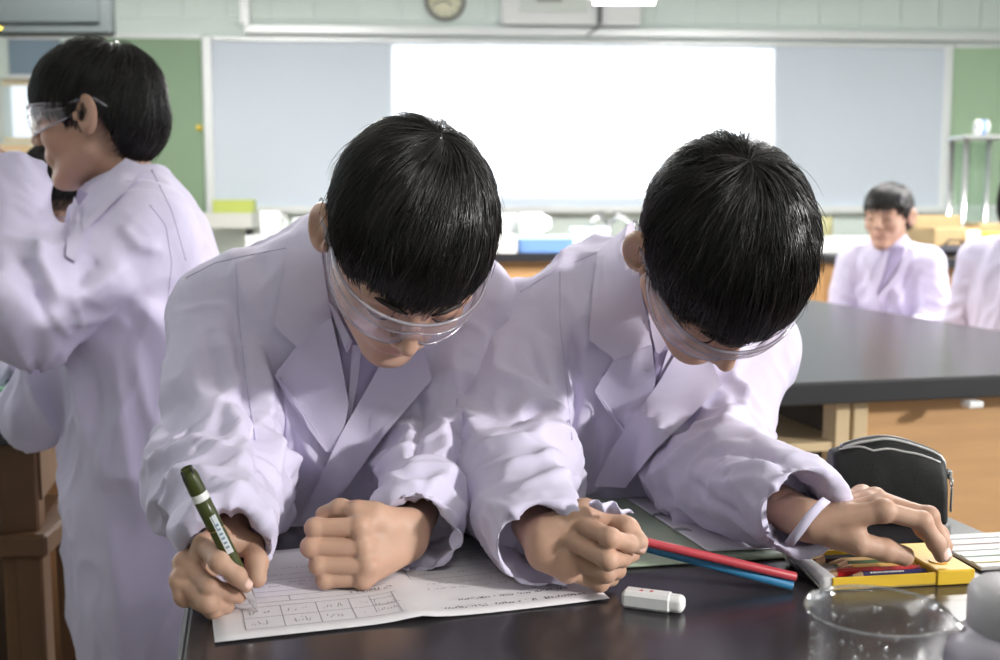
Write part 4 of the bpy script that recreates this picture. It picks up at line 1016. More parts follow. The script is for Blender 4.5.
# ------------------------------------------------------------------ two students seated far right
def seated_far(px, Y, label, yaw, hy, hpitch, hpx, hpy, seed, w=.36, specs=True, up=False, sh=268, ty=285, armf=True, sx=None):
    c0 = aty(px, ty, Y); root = new_person((c0[0], c0[1]+.05, 0), label)
    hp = aty(hpx, hpy, Y-.02); R = rotz(yaw)
    mid = aty(px, sh, Y)
    N = (mid+hp)/2+A(0, .03, .01); N = A(mid[0], mid[1]+.0, mid[2]+.055)+(hp-mid)*A(.25, .25, 0)
    hv, hf, hm = make_head(root, hp, hy, hpitch, 0, N, seed=seed, hair_n=2600, rad=.0011, segs=5, h=.0045, nape_k=.5, specs=specs, gtilt=(.75 if up else 0), gdz=(.02 if up else 0), scale=1.0, zend=[.012, .012, .0, -.02, -.02, -.0, -.05, -.08, -.08])
    P = lambda x, y, z: mid+R@A(x, y, z)
    z0 = mid[2]
    j = dict(SR=P(-w/2+.05, 0, -.01), SL=P(w/2-.05, 0, -.01), ER=P(-w/2+.02, -.06, -.24), EL=P(w/2+.0, -.04, -.25), WR=P(-.08, -.24, -.235), WL=P(.08, -.25, -.24), N=N, ND=unit((hp-N)), C=P(0, .02, -.14), cr=(w/2-.02, .125, .21), ells=[(P(0, .06, -.36), (w/2-.02, .14, .22), .05)], segs=[(P(-.09, .04, -.45), P(-.09, -.22, -.48), .10, .09, .05), (P(.09, .04, -.45), P(.09, -.22, -.48), .10, .09, .05)], yaw=yaw, ar=(.070, .064, .062, .052))
    c = Coat(root, j, .009, 1.1, seed*1.0)
    hands = []
    for s, ss in (('R', 1), ('L', -1)):
        w_ = j['W'+s]; ax = unit(w_-j['E'+s]); sd = R@A(0, 0, 1)
        side = np.cross(ax, sd)*ss
        fs = [[w_+ax*.075+side*(.024-.016*i), w_+ax*.112+side*(.025-.016*i)-sd*.004, w_+ax*.130+side*(.024-.016*i)-sd*.016, w_+ax*.138+side*(.023-.016*i)-sd*.03] for i in range(4)]
        hands.append(make_hand(dict(wrist=w_, elbow=j['E'+s], fingers=fs, thumb=[w_+ax*.03+side*.026, w_+ax*.055+side*.036, w_+ax*.08+side*.038, w_+ax*.10+side*.034], k=.95), .003))
    v, f = body_core(j, N); fill(root, [(hv, hf, hm), (v, f, None)]+hands)
    hb = P(0, .06, 0); fx = lambda x, y, z: A(*(P(x, y, 0)[:2]), z)
    lower_body(root, fx(-.09, .06, .54), fx(.09, .06, .54), fx(-.09, -.26, .50), fx(.09, -.26, .50), fx(-.09, -.22, 0), fx(.09, -.22, 0), .015)
    stool(c0[0]+.0, c0[1]+.08, .44, yaw+.1, 'wooden stool under the '+('student seated facing the room at the far bench' if armf else 'student cut off by the right picture edge'))
    return root, c, j
r, c, j = seated_far(890, 4.15, 'seated student with white goggles pushed up, far right before boxes', math.radians(-32), -40, 6, 888, 216, 41, up=True, sh=262, specs=True)
c.strip('lapel', [(884, 252), (872, 275), (874, 292)], [(890, 250), (882, 278), (876, 294)], .010, .006, n=8, m=4)
c.strip('lapel', [(908, 246), (896, 275), (878, 296)], [(916, 250), (904, 276), (880, 300)], .010, .006, n=8, m=4)
c.strip('shirt_front', [(884, 248), (874, 276), (876, 290)], [(906, 246), (892, 274), (878, 294)], .006, .004, n=8, m=5, material=M_shirt, parent=r)
seated_far(1030, 3.45, 'student in a lab coat cut off by the right edge, back turned', math.radians(150), 120, 5, 1032, 206, 51, w=.38, sh=258, ty=280, armf=False)
# ================================================================== THINGS ON THE BENCH
ZB = .80
def sheet_obj(name, o, ux, uy, w, d, m, label, cat, wave=.0012, fold=None, thick=.0004, nx=28, ny=16, z0=None):
    """a sheet of paper: origin corner o, unit axes ux, uy in the bench plane"""
    z0 = ZB+.0012 if z0 is None else z0; V = []
    for lay in (thick, 0):
        for i in range(nx+1):
            for k in range(ny+1):
                u, v = i/nx, k/ny; p = o+ux*w*u+uy*d*v
                z = z0+lay+wave*(.5+.5*math.sin(u*7+v*4))*((2*u-1)**2*.6+.4)
                if fold is not None: z += .0045*math.exp(-abs(u-fold)/.05)
                V.append((p[0], p[1], z))
    n1 = ny+1; q = lambda l, i, k: l*(nx+1)*n1+i*n1+k; F = []
    for i in range(nx):
        for k in range(ny):
            F.append((q(0, i, k), q(0, i+1, k), q(0, i+1, k+1), q(0, i, k+1))); F.append((q(1, i, k), q(1, i, k+1), q(1, i+1, k+1), q(1, i+1, k)))
    for i in range(nx): F.append((q(0, i, 0), q(1, i, 0), q(1, i+1, 0), q(0, i+1, 0))); F.append((q(0, i, ny), q(0, i+1, ny), q(1, i+1, ny), q(1, i, ny)))
    for k in range(ny): F.append((q(0, 0, k), q(0, 0, k+1), q(1, 0, k+1), q(1, 0, k))); F.append((q(0, nx, k), q(1, nx, k), q(1, nx, k+1), q(0, nx, k+1)))
    ob = mkobj(name, V, F, m, root=(o[0], o[1], z0)); tag(ob, label, cat)
    def surf(u, v, up=.0003):
        p = o+ux*w*u+uy*d*v; z = z0+thick+wave*(.5+.5*math.sin(u*7+v*4))*((2*u-1)**2*.6+.4)
        if fold is not None: z += .0045*math.exp(-abs(u-fold)/.05)
        return A(p[0], p[1], z+up)
    return ob, surf
M_paper = mat('paper', (0.74, 0.71, 0.74), 0.8, spec=0.2, var=0.02)
M_ink = mat('ink', (0.16, 0.14, 0.17), 0.8); M_ink2 = mat('pencil_grey', (0.34, 0.32, 0.36), 0.8)
def ink_lines(parent, surf, segs, wd, m, name='print'):
    mb = MB()
    for (u0, v0, u1, v1) in segs:
        k = max(2, int(math.hypot(u1-u0, v1-v0)*30)); pts = [surf(u0+(u1-u0)*i/k, v0+(v1-v0)*i/k) for i in range(k+1)]
        t = unit(pts[-1]-pts[0]); n = unit(np.cross((0, 0, 1), t))*wd/2; V = []
        for p in pts: V += [p-n, p+n]
        mb.add(V, [(2*i, 2*i+2, 2*i+3, 2*i+1) for i in range(k)])
    o = mb.build(name, m, parent); o['kind'] = 'stuff'; return o
def scribble(rs, u0, u1, v, hgt, step=.010):
    out = []; u = u0
    while u < u1:
        if rs.rand() < .82:
            a = rs.rand(4); out.append((u+a[0]*step*.3, v+hgt*(a[1]-.5), u+step*.75*a[2], v+hgt*(a[3]-.5)))
            if rs.rand() < .6: out.append((u, v-hgt*.3, u+step*.6, v-hgt*.3+hgt*.4*rs.rand()))
        u += step
    return out
rs = np.random.RandomState(5)
ux = unit(A(.317, .096, 0)); uy = A(-ux[1], ux[0], 0); o0 = A(-.2226, .826, 0)
ws, sf = sheet_obj('worksheet', o0, ux, uy, .332, .222, M_paper, 'folded white worksheet with a table grid, under the hand with the pen', 'paper', fold=.49)
L = []
for v in (.075, .185, .295): L.append((.075, v, .47, v))
for u in (.075, .17, .26, .345): L.append((u, .075, u, .295))
for v in (.34, .40, .46, .60): L.append((.05, v, .46, v))
L += [(.20, .34, .20, .40), (.40, .11, .40, .30), (.46, .08, .46, .30), (.40, .18, .46, .18), (.40, .25, .46, .25)]
L += [(.53, .42, .53, .68), (.55, .70, .95, .70), (.53, .42, .95, .42), (.53, .55, .95, .55)]
ink_lines(ws, sf, L, .0007, M_ink2, 'printed_table')
T = []
for v in (.13, .24): 
    for u in (.09, .185, .275, .36): T += scribble(rs, u, u+.05, v, .05, .009)
for v in (.52, .56, .66, .74): T += scribble(rs, .10, .44, v, .022, .008)
for v in (.30, .36, .48, .62, .66, .76, .82): T += scribble(rs, .56, .92, v, .022, .008)
for v in (.14, .20): T += scribble(rs, .405, .455, v, .03, .008)
ink_lines(ws, sf, T, .0007, M_ink2, 'handwriting')
T = scribble(rs, .56, .95, .08, .030, .009)+scribble(rs, .62, .93, .16, .024, .008)+scribble(rs, .36, .47, .36, .03, .008)
ink_lines(ws, sf, T, .0012, M_ink, 'bold_print')

# green clear folder with a white printed sheet in it, before the second boy
M_folder = mat('green_folder', (0.35, 0.42, 0.32), 0.45, var=0.03)
fo = atz(598, 571, ZB); fx = unit(atz(700, 553, ZB)-fo)
fx = unit(A(.97, .18, 0)); fy = A(-fx[1], fx[0], 0)
gf, gs = sheet_obj('document_folder', fo+fx*(-.02), fx, fy, .235, .27, M_folder, 'pale green folder lying under the second boy, below the printed sheet', 'folder', wave=.0004, thick=.0018)
po = atz(708, 552, ZB+.004); px_ = unit(A(.975, .22, 0)); py_ = A(-px_[1], px_[0], 0)
px_ = unit(atz(800, 548, ZB+.004)-po); py_ = unit(atz(634, 504, ZB+.004)-po)
pr, ps = sheet_obj('printed_sheet', po, px_, py_, .16, .21, mat('paper_sheet', (0.70, 0.68, 0.72), 0.75, spec=0.2), 'white handout with two grey fan shapes on the green folder', 'paper', wave=.0006, z0=ZB+.0042)
T = []
for v in (.10, .16, .22, .30, .36, .46, .52, .60, .66): T += scribble(rs, .30, .92, v, .018, .012)
ink_lines(pr, ps, T, .0005, M_ink2, 'print'); ink_lines(pr, ps, [(.20, .05, .20, .9)], .0005, M_ink2, 'margin_line')
for (cx, cy) in ((661, 515), (682, 530)):
    c = atz(cx, cy, ZB+.0056); V = [c+A(0, 0, 0)]; n = 14; V = []
    for i in range(n+1):
        a = math.radians(10+160*i/n); V.append(c+A(.0105*math.cos(a), .016*math.sin(a)-.006, 0))
    for i in range(n+1):
        a = math.radians(170-160*i/n); V.append(c+A(.0075*math.cos(a), .0045*math.sin(a)-.006, 0))
    mkobj('fan_shape', V, [tuple(range(len(V)))], mat('print_grey', (0.30, 0.30, 0.32), 0.8), pr, smooth=False)

# ------------------------------------------------------------------ green pen in the first boy's hand
PENK = 1.14
def along(a, b, prof, n=20):
    t = b-a; L = np.linalg.norm(t); t = t/L; q = Vector(t).to_track_quat('Z', 'Y').to_matrix(); return np.array(q), L
tip = H(258, 612, ZB+.0022); top = aty(187, 470, .868)
R, L = along(tip, top, None)
M_olive = mat('olive_plastic', (0.050, 0.062, 0.012), 0.28, spec=0.5)
pen = thing('pen', tip, 'olive green ballpoint pen with a silver tip held over the worksheet', 'pen')
MB().lathe([(r_*PENK, z_) for r_, z_ in [(.0004, 0), (.0007, .002), (.0012, .004), (.0022, .008), (.0036, .018), (.0042, .024)]], tip, 20, R).build('metal_tip', M_chrome, pen, smooth=True)
MB().lathe([(r_*PENK, z_) for r_, z_ in [(.0042, .024), (.0054, .026), (.0056, .05), (.0056, .078), (.0053, .082)]], tip, 20, R).build('grip', M_olive, pen, smooth=True)
MB().lathe([(r_*PENK, z_) for r_, z_ in [(.0054, .0825), (.0060, .0832), (.0060, .1095), (.0056, .110)]], tip, 20, R).build('barrel', M_olive, pen, smooth=True)
MB().lathe([(r_*PENK, z_) for r_, z_ in [(.0061, .110), (.0062, .1105), (.0062, .1160), (.0060, .1165)]], tip, 20, R).build('ring', mat('pen_white', (0.82, 0.82, 0.82), 0.35), pen, smooth=True)
MB().lathe([(r_*PENK, z_) for r_, z_ in [(.0058, .1165), (.0060, .118), (.0058, .132), (.0044, .140), (.0042, L-.004), (.0036, L), (0, L)]], tip, 20, R).build('cap', M_olive, pen, smooth=True)
cd = unit(CAM-tip); ax = R[:, 2]; sd = unit(np.cross(ax, cd)); fr = unit(np.cross(sd, ax))
Rb = np.stack([sd, fr, ax], 1)
for s_, d0, l0 in ((-.8, .133, .014), (.5, .134, .012)): MB().box(tip+ax*d0+sd*.0058*s_+fr*.0040, (.0022, .0028, l0), Rb, .0008).build('slider', M_black, pen)
MB().box(tip+ax*.078+fr*.0062+sd*.0015, (.0055, .0012, .036), Rb, .0004).build('label_sticker', mat('sticker', (0.72, 0.76, 0.80), 0.5), pen)
mb = MB()
for k in range(6): mb.box(tip+ax*(.066+k*.0042)+fr*.0069+sd*.0015, (.0030, .0003, .0018), Rb)
mb.build('sticker_text', mat('sticker_ink', (0.2, 0.3, 0.4), 0.6), pen)
MB().lathe([(.0058, .0815), (.0061, .0818), (.0061, .0832), (.0058, .0835)], tip, 20, R).build('gold_ring', mat('gold', (0.7, 0.5, 0.25), 0.3, metal=1), pen, smooth=True)

# ------------------------------------------------------------------ red and blue pencils
def colour_pencil(name, a, b, m, label, cut=True):
    R, L = along(a, b, None); t = thing(name, a, label, 'pencil', 'pencils in the hand')
    MB().lathe([(.0042, .0), (.0042, L*.2), (.0042, L-.0006), (.0038, L)], a, 8, R).build('shaft', m, t, smooth=True)
    MB().lathe([(0, L-.0002), (.0038, L)], a, 12, R).build('end_face', m, t)
    MB().lathe([(.0004, -.022), (.0014, -.016), (.0042, 0)], a, 12, R).build('point', M_palewood, t, smooth=True)
M_pr = mat('red_lacquer', (0.50, 0.055, 0.075), 0.4, var=0.1); M_pb = mat('blue_lacquer', (0.035, 0.20, 0.40), 0.4, var=0.1)
colour_pencil('red_pencil', H(626, 541, .846, .012), H(796, 577, .8125, -.0), M_pr, 'red pencil held by the second boy, above the blue one')
colour_pencil('blue_pencil', H(630, 548, .836, .014), H(793, 586, .8045), M_pb, 'blue pencil held by the second boy, just below the red one')

# ------------------------------------------------------------------ white eraser stick
ea = H(622, 597, ZB+.0075); eb = H(686, 605, ZB+.0075); ex = unit((eb-ea)*A(1, 1, 0)); ey = A(-ex[1], ex[0], 0); ER_ = np.stack([ex, ey, A(0, 0, 1)], 1); el = np.linalg.norm(eb-ea)
er = thing('eraser', (ea+eb)/2*A(1, 1, 0)+A(0, 0, ZB+.0004), 'white stick eraser with small red marks on the black bench', 'eraser')
ec = (ea+eb)/2; ec[2] = ZB+.0080
MB().box(ec-ex*.005, (el-.012, .0175, .0150), ER_, .003).build('sleeve', mat('white_plastic', (0.80, 0.79, 0.80), 0.4), er)
def rub(P):
    q = (P-ec)@ER_; return np.maximum(np.linalg.norm(np.maximum(np.abs(q-A(el/2-.012, 0, 0))-A(.006, .0028, .0020), 0), axis=1)-.0050, -.5)
V, F = nets(rub, ec+ex*(el/2-.012)-A(.02, .02, .012), ec+ex*(el/2-.012)+A(.02, .02, .012), .0009)
mkobj('rubber', V, F, mat('rubber_white', (0.84, 0.83, 0.83), 0.6), er)
for k, fl in ((-.0025, 1), (.006, -1)):
    c = ec-ex*.008+ex*k+A(0, 0, .0077)
    mkobj('red_mark', [c-ex*.0022-ey*.0022*fl, c+ex*.0022-ey*.0022*fl, c+ey*.0022*fl], [(0, 1, 2) if fl > 0 else (0, 2, 1)], mat('red_ink', (0.55, 0.02, 0.05), 0.5), er, smooth=False)

# ------------------------------------------------------------------ pencil box with colour pencils
q0 = H(824, 592, ZB); q1 = H(974, 584, ZB); bxx = unit(q1-q0); bxy = A(-bxx[1], bxx[0], 0); BXR = np.stack([bxx, bxy, A(0, 0, 1)], 1); BL = np.linalg.norm(q1-q0); BWd = .078
PB = lambda x, y, z: q0+bxx*x+bxy*y+A(0, 0, z+.0005)
pbx = thing('pencil_box', PB(BL/2, BWd/2, 0), 'flat yellow colour pencil box, lid off, under the resting hand', 'pencil box')
M_yel = mat('yellow_card', (0.78, 0.50, 0.035), 0.45, var=0.04)
M_tray = mat('grey_tray', (0.62, 0.60, 0.60), 0.35)
MB().box(PB(BL/2, BWd/2, .0015), (BL, BWd, .003), BXR, .001).build('base', M_tray, pbx)
for y in (.0012, BWd-.0012): MB().box(PB((BL+.008)/2, y, .006), (BL-.008, .0024, .0115), BXR, .0006).build('side_wall', M_yel, pbx)
MB().box(PB(BL-.0185, BWd/2, .007), (.037, BWd+.003, .014), BXR, .0012).build('end_sleeve', M_yel, pbx)
MB().lathe([(0, .001), (.0085, .001), (.0085, 0)], PB(BL-.022, BWd*.30, .0142), 20).build('round_tab', mat('deep_yellow', (0.80, 0.42, 0.02), 0.4), pbx)
def tray_end(P):
    q = (P-PB(.006, BWd/2, .006))@BXR; return np.linalg.norm(np.maximum(np.abs(q)-A(.004, BWd/2-.005, .003), 0), axis=1)-.0035
V, F = nets(tray_end, PB(.006, BWd/2, .006)-A(.06, .06, .02), PB(.006, BWd/2, .006)+A(.06, .06, .02), .0018)
mkobj('tray_end', V, F, mat('milky_plastic', (0.66, 0.64, 0.66), 0.3), pbx)
V = [PB(-.001, -.002, .001), PB(-.001, BWd, .001), PB(-.012, BWd+.006, .024), PB(-.004, -.002, .004)]
o = mkobj('end_flap', V, [(0, 1, 2, 3)], clear_mat('flap_plastic', (0.9, 0.9, 0.88), 0.1, 0.1, 0.35, (0.8, 0.8, 0.75)), pbx); md = o.modifiers.new('thick', 'SOLIDIFY'); md.thickness = .0008
cols = [('blue', (0.035, 0.035, 0.13), .0135), ('red', (0.52, 0.015, 0.02), .0240), ('yellow', (0.62, 0.38, 0.10), .0345), ('green', (0.045, 0.10, 0.03), .0440), ('light_wood', (0.55, 0.36, 0.16), .0530), ('black', (0.015, 0.015, 0.015), .0625)]
for i, (cn, cc, y) in enumerate(cols):
    z = .0075; x0 = .030 if cn != 'red' else .010
    if cn == 'black': x0 = .016
    t = thing('colour_pencil', PB(x0, y, z), '%s colour pencil lying in the yellow pencil box' % cn.replace('_', ' '), 'pencil', 'colour pencils in the box')
    R = np.stack([bxy, A(0, 0, 1), bxx], 1); m = mat('lacquer_'+cn, cc, 0.35)
    MB().lathe([(.0041, .012), (.0041, BL-.04-x0)], PB(x0, y, z), 6, R@rot('Z', .5)).build('shaft', m, t)
    MB().lathe([(.0014, .003), (.0041, .012)], PB(x0, y, z), 12, R).build('sharpened_wood', mat('bare_wood', (0.62, 0.40, 0.24), 0.6), t, smooth=True)
    MB().lathe([(.0003, -.001), (.0014, .003)], PB(x0, y, z), 10, R).build('lead', m, t, smooth=True)
    if cn == 'blue':
        mb = MB(); r2 = np.random.RandomState(2); xx = .02
        while xx < .052:
            w_ = .0012+.001*r2.rand(); mb.box(PB(x0+xx, y-.002, z+.0034), (w_, .0016, .0004), BXR@rot('X', .5)); xx += w_+.0006
        mb.build('foil_lettering', mat('foil', (0.75, 0.75, 0.72), 0.4), t)
# loose plastic lid to the right of the box
lp = H(985, 556, ZB+.003)
lo_ = thing('plastic_sleeve', lp+A(.02, .03, 0), 'striped clear plastic sheet behind the pencil box at the right edge', 'plastic sheet')
MB().box(lp+A(.03, .02, 0), (.12, .10, .004), rotz(.16), .001).build('sheet', mat('striped_plastic', (0.48, 0.46, 0.46), 0.3), lo_)
for k, c in enumerate(((0.6, 0.5, 0.25), (0.35, 0.45, 0.38), (0.6, 0.6, 0.6), (0.45, 0.36, 0.36), (0.62, 0.62, 0.66))):
    MB().box(lp+A(.03, .02, .0026)+rotz(.16)@A(0, -.036+.018*k, 0), (.118, .006, .0008), rotz(.16)).build('stripe', mat('stripe_%d' % k, c, 0.35), lo_)

# ------------------------------------------------------------------ black pencil case with a zip
def pencil_case():
    p0 = H(828, 531, ZB); p1 = H(944, 527, ZB)
    W_ = .128; o = aty(884, 505, 1.175); o = A(o[0], 1.175, ZB); R = rotz(math.radians(-4)); P = lambda x, y, z: o+R@A(x, y, z)
    root = thing('pencil_case', o, 'black leather pencil case with a silver zip, standing on the bench', 'pencil case')
    prof = lambda x: .072+.018*math.cos((x+.005)/.062*1.25)-.006*(x < -.055)
    def f(Pp):
        q = (Pp-o)@R; x, y, z = q.T
        top = .069+.020*np.cos(np.clip((x+.004)/.062, -1, 1)*1.5); top = top+.004*np.exp(-((x+.062)/.006)**2)
        s = np.clip(z/np.maximum(top, .02), 0, 1); hw = .030*np.sqrt(np.clip(1-.78*s**2.2, .05, 1))
        dx = np.abs(x)-.060; dz = np.maximum(z-top, .001-z); dy = np.abs(y)-hw
        m = np.stack([dx, dy, dz]); r = .006; m = m+r
        return (np.linalg.norm(np.maximum(m, 0), axis=0)+np.minimum(m.max(0), 0)-r)*.8 - .0012*(vnoise(Pp*A(60, 60, 45))-.5)
    V, F = nets(f, o-A(.09, .06, .01), o+A(.09, .06, .11), .0022)
    mkobj('body', V, F, mat('black_leather', (0.008, 0.0085, 0.009), 0.5, spec=0.3, bump=0.15, bscale=350), root)
    bv = BVHTree.FromPolygons([tuple(p) for p in V], F.tolist())
    def on(x, y, zt=.2, off=.0012):
        h = bv.ray_cast(Vector(P(x, y, zt)), Vector((0, 0, -1))); return None if h[0] is None else np.array(h[0])+A(0, 0, off)
    M_z = mat('zip_tape', (0.50, 0.50, 0.50), 0.4, metal=0.5)
    for y, xs, m, r in ((-.0075, (-.048, .060), M_z, .0018), (.0060, (-.048, .060), M_z, .0018), (-.0185, (-.052, .052), M_z, .0014), (0, (-.046, .058), mat('zip_teeth', (0.08, 0.08, 0.08), 0.4), .0028)):
        pts = [on(x, y*(1 if abs(y) < .01 else 1-.5*max(0, -(x+.02)/.03))) for x in np.linspace(*xs, 26)]; pts = [p for p in pts if p is not None]
        if y and len(pts) > 4:
            last = pts[-1]; pts += [last+R@A(.004, 0, -.006), last+R@A(.0055, 0, -.02)] if xs[1] >= .058 else []
        mb = MB(); mb.tube(pts, r, 6); mb.build('zip_teeth' if y == 0 else 'zip_edge', m, root, smooth=True)
    c = P(.0665, -.004, .052)
    mb = MB(); mb.box(c, (.005, .009, .011), R, .0018); mb.build('zip_slider', M_chrome, root)
    mb = MB(); t = np.linspace(0, 2*math.pi, 17); mb.tube([c+R@A(.003, .0035*math.sin(a), -.009+.0045*math.cos(a)) for a in t], .0009, 6, False); mb.build('zip_ring', M_chrome, root, smooth=True)
    MB().box(c+R@A(.0035, 0, -.028), (.002, .0045, .028), R, .0009).build('zip_puller', M_chrome, root)
pencil_case()

# ------------------------------------------------------------------ glass beaker and plastic bottle in front
M_glass = clear_mat('beaker_glass', (0.965, 0.965, 0.97), 0.07, 0.03, 0.009, (0.9, 0.9, 0.9), 1.4, 0.28)
bk = A((877-500)/FPX*.693, .669, ZB); br_ = .0425
root = thing('beaker', bk, 'clear glass beaker with water drops in the foreground', 'beaker')
def beaker_ring(r, z, spout):
    out = []
    for k in range(64):
        a = 2*math.pi*k/64; s = spout*math.exp(-((a-math.radians(325))/.22)**2); out.append(bk+A((r+s)*math.cos(a), (r+s)*math.sin(a), z-(s*.15)))
    return out
prof = [(.036, .0012, 0), (.040, .003, 0), (.0412, .008, 0), (.0412, .070, 0), (.0412, .080, .002), (.0418, .084, .005), (.0437, .0868, .008), (.0440, .0876, .0085), (.0430, .0880, .008), (.0404, .084, .004), (.0398, .075, .001), (.0398, .008, 0), (.037, .0042, 0), (.02, .0036, 0)]
V = []; [V.extend(beaker_ring(*p)) for p in prof]
F = [(i*64+k, i*64+(k+1) % 64, (i+1)*64+(k+1) % 64, (i+1)*64+k) for i in range(len(prof)-1) for k in range(64)]
F += [tuple((len(prof)-1)*64+k for k in range(64)), tuple(range(63, -1, -1))]
mkobj('glass', V, F, M_glass, root)
V = []; [V.extend(beaker_ring(*p)) for p in [(.0440, .0866, .0085), (.0447, .0876, .0085), (.0440, .0885, .0085), (.0432, .0876, .0085), (.0440, .0866, .0085)]]
mkobj('rim', V, [(i*64+k, i*64+(k+1) % 64, (i+1)*64+(k+1) % 64, (i+1)*64+k) for i in range(4) for k in range(64)], clear_mat('beaker_rim_glass', (0.85, 0.85, 0.86), 0.18, 0.05, 0.22, (0.9, 0.9, 0.92)), root)
r3 = np.random.RandomState(9); mb = MB()
for k in range(150):
    a = r3.rand()*2*math.pi; z = .012+.066*r3.rand(); s = .0006+.0016*r3.rand()**2; c = bk+A(.0396*math.cos(a), .0396*math.sin(a), z)
    e = np.array([(0, 0, 1.3), (1, 0, 0), (0, 1, 0), (-1, 0, 0), (0, -1, 0), (0, 0, -1.6)])*s
    mb.add(c+e, [(0, 1, 2), (0, 2, 3), (0, 3, 4), (0, 4, 1), (5, 2, 1), (5, 3, 2), (5, 4, 3), (5, 1, 4)])
o = mb.build('water_drops', clear_mat('water_drop', (0.86, 0.86, 0.88), 0.25, 0.03, 0.20, (0.9, 0.9, 0.93)), root, smooth=True); o['kind'] = 'stuff'
bo = A(.315, .640, ZB)
bo = aty(1012, 640, .655); bo = A(bo[0], .655, ZB)
root = thing('plastic_bottle', bo, 'cloudy white plastic bottle cut off at the right edge, foreground', 'bottle')
MB().lathe([(0, .001), (.036, .001), (.0385, .004), (.0385, .062), (.037, .070), (.031, .077), (.026, .080), (.0255, .081)], bo, 40).build('body', mat('cloudy_plastic', (0.46, 0.43, 0.50), 0.35, sss=0.3, ssr=(1, 1, 1)), root, smooth=True)
MB().lathe([(.0255, .081), (.0268, .082), (.0268, .103), (.0250, .107), (.021, .110), (0, .111)], bo, 40).build('cap', mat('cloudy_cap', (0.50, 0.48, 0.50), 0.4), root, smooth=True)

# ================================================================== THINGS AT THE BACK
TY = 6.45; TZ = .88
def back(px, Y=TY): return aty(px, 300, Y)[0]
def cup(px, Y, z, r, h, m, label, handle=True, name='jug', cat='jug'):
    x = back(px, Y); t = thing(name, (x, Y, z), label, cat)
    MB().lathe([(0, .004), (r*.8, .002), (r*.9, .01), (r, h*.6), (r*.96, h), (r*.90, h), (r*.92, h*.6), (r*.8, .02), (0, .018)], (x, Y, z), 24).build('body', m, t, smooth=True)
    if handle:
        mb = MB(); mb.tube([(x+r*.9, Y, z+h*.85), (x+r*1.45, Y, z+h*.8), (x+r*1.5, Y, z+h*.4), (x+r*.92, Y, z+h*.2)], r*.10, 6); mb.build('handle', m, t, smooth=True)
    return t
M_enamel = mat('white_enamel', (0.86, 0.87, 0.86), 0.3); M_aqua = mat('aqua_plastic', (0.55, 0.72, 0.74), 0.4); M_bluet = mat('blue_tray', (0.16, 0.30, 0.62), 0.4)
def rack(px, Y, w, h, m, label, name, cat, d=.25, lid=None, z=TZ):
    x = back(px, Y); t = thing(name, (x, Y, z), label, cat)
    for (cx, cy, sx, sy) in ((0, -d/2, w, .012), (0, d/2, w, .012), (-w/2, 0, .012, d), (w/2, 0, .012, d)): MB().box((x+cx, Y+cy, z+h/2), (sx, sy, h), None, .003).build('side', m, t)
    MB().box((x, Y, z+.008), (w, d, .012)).build('bottom', m, t)
    if lid: MB().box((x, Y, z+h+.008), (w+.02, d+.02, .016), None, .004).build('lid', lid, t)
    return t
rack(545, 6.35, .30, .075, M_bluet, 'blue plastic tray on the teacher bench between the two heads', 'tray', 'tray', lid=M_aqua)
cup(531, 6.40, TZ+.092, .070, .13, M_enamel, 'white jug standing on the blue tray')
rack(503, 6.30, .14, .10, M_enamel, 'white plastic tub beside the blue tray', 'tub', 'tub')
cup(508, 6.55, TZ, .055, .22, M_enamel, 'tall white bottle behind the white tub', False, 'bottle', 'bottle')
rack(588, 6.50, .20, .12, M_aqua, 'pale aqua box right of the blue tray', 'box', 'box', lid=M_aqua)
x = back(608, 6.7); t = thing('faucet', (x, 6.7, TZ), 'chrome twin tap on the teacher bench', 'faucet')
MB().tube([(x, 6.7, TZ), (x, 6.7, TZ+.18)], .018, 10).build('column', M_chrome, t, smooth=True)
for s in (-1, 1):
    mb = MB(); mb.tube([(x, 6.7, TZ+.15), (x+s*.05, 6.68, TZ+.20), (x+s*.10, 6.66, TZ+.19), (x+s*.115, 6.65, TZ+.12)], .013, 8); mb.build('spout', M_chrome, t, smooth=True)
    MB().box((x+s*.05, 6.7, TZ+.225), (.05, .016, .014), None, .004).build('handle', M_chrome, t)
# left end
xb, zb = onwall(236, 211); xa, za = onwall(254, 222)
rack(237, 7.55, .26, .09, mat('lime_plastic', (0.55, 0.62, 0.14), 0.4), 'lime yellow box on the board ledge at left', 'box', 'box', d=.12, z=aty(237, 213, 7.55)[2])
z_ = aty(235, 228, 7.55)[2]
sh = thing('wall_shelf', (back(232, 7.55), 7.55, z_), 'pale shelf under the white board holding the lime box', 'shelf')
MB().box((back(234, 7.55), 7.60, (z_+aty(237, 213, 7.55)[2])/2), (.34, .42, aty(237, 213, 7.55)[2]-z_), None, .004).build('box', mat('cream_plastic', (0.68, 0.68, 0.64), 0.5), sh)
MB().box((back(253, 7.5), 7.45, z_-.02), (.05, .05, .18), None, .004).build('bracket', M_black, sh)
zt_ = aty(285, 238, 6.45)[2]
cr = rack(288, 6.45, .40, zt_-TZ, M_enamel, 'white crate on the teacher bench behind the boy with the pen', 'crate', 'crate', d=.3, lid=M_enamel)
cup(272, 6.45, zt_+.016, .062, .14, M_enamel, 'white cup on the white crate, left of the other', True, 'cup', 'cup'); cup(303, 6.45, zt_+.016, .050, .10, M_enamel, 'smaller white cup on the white crate beside the ear', True, 'cup', 'cup')
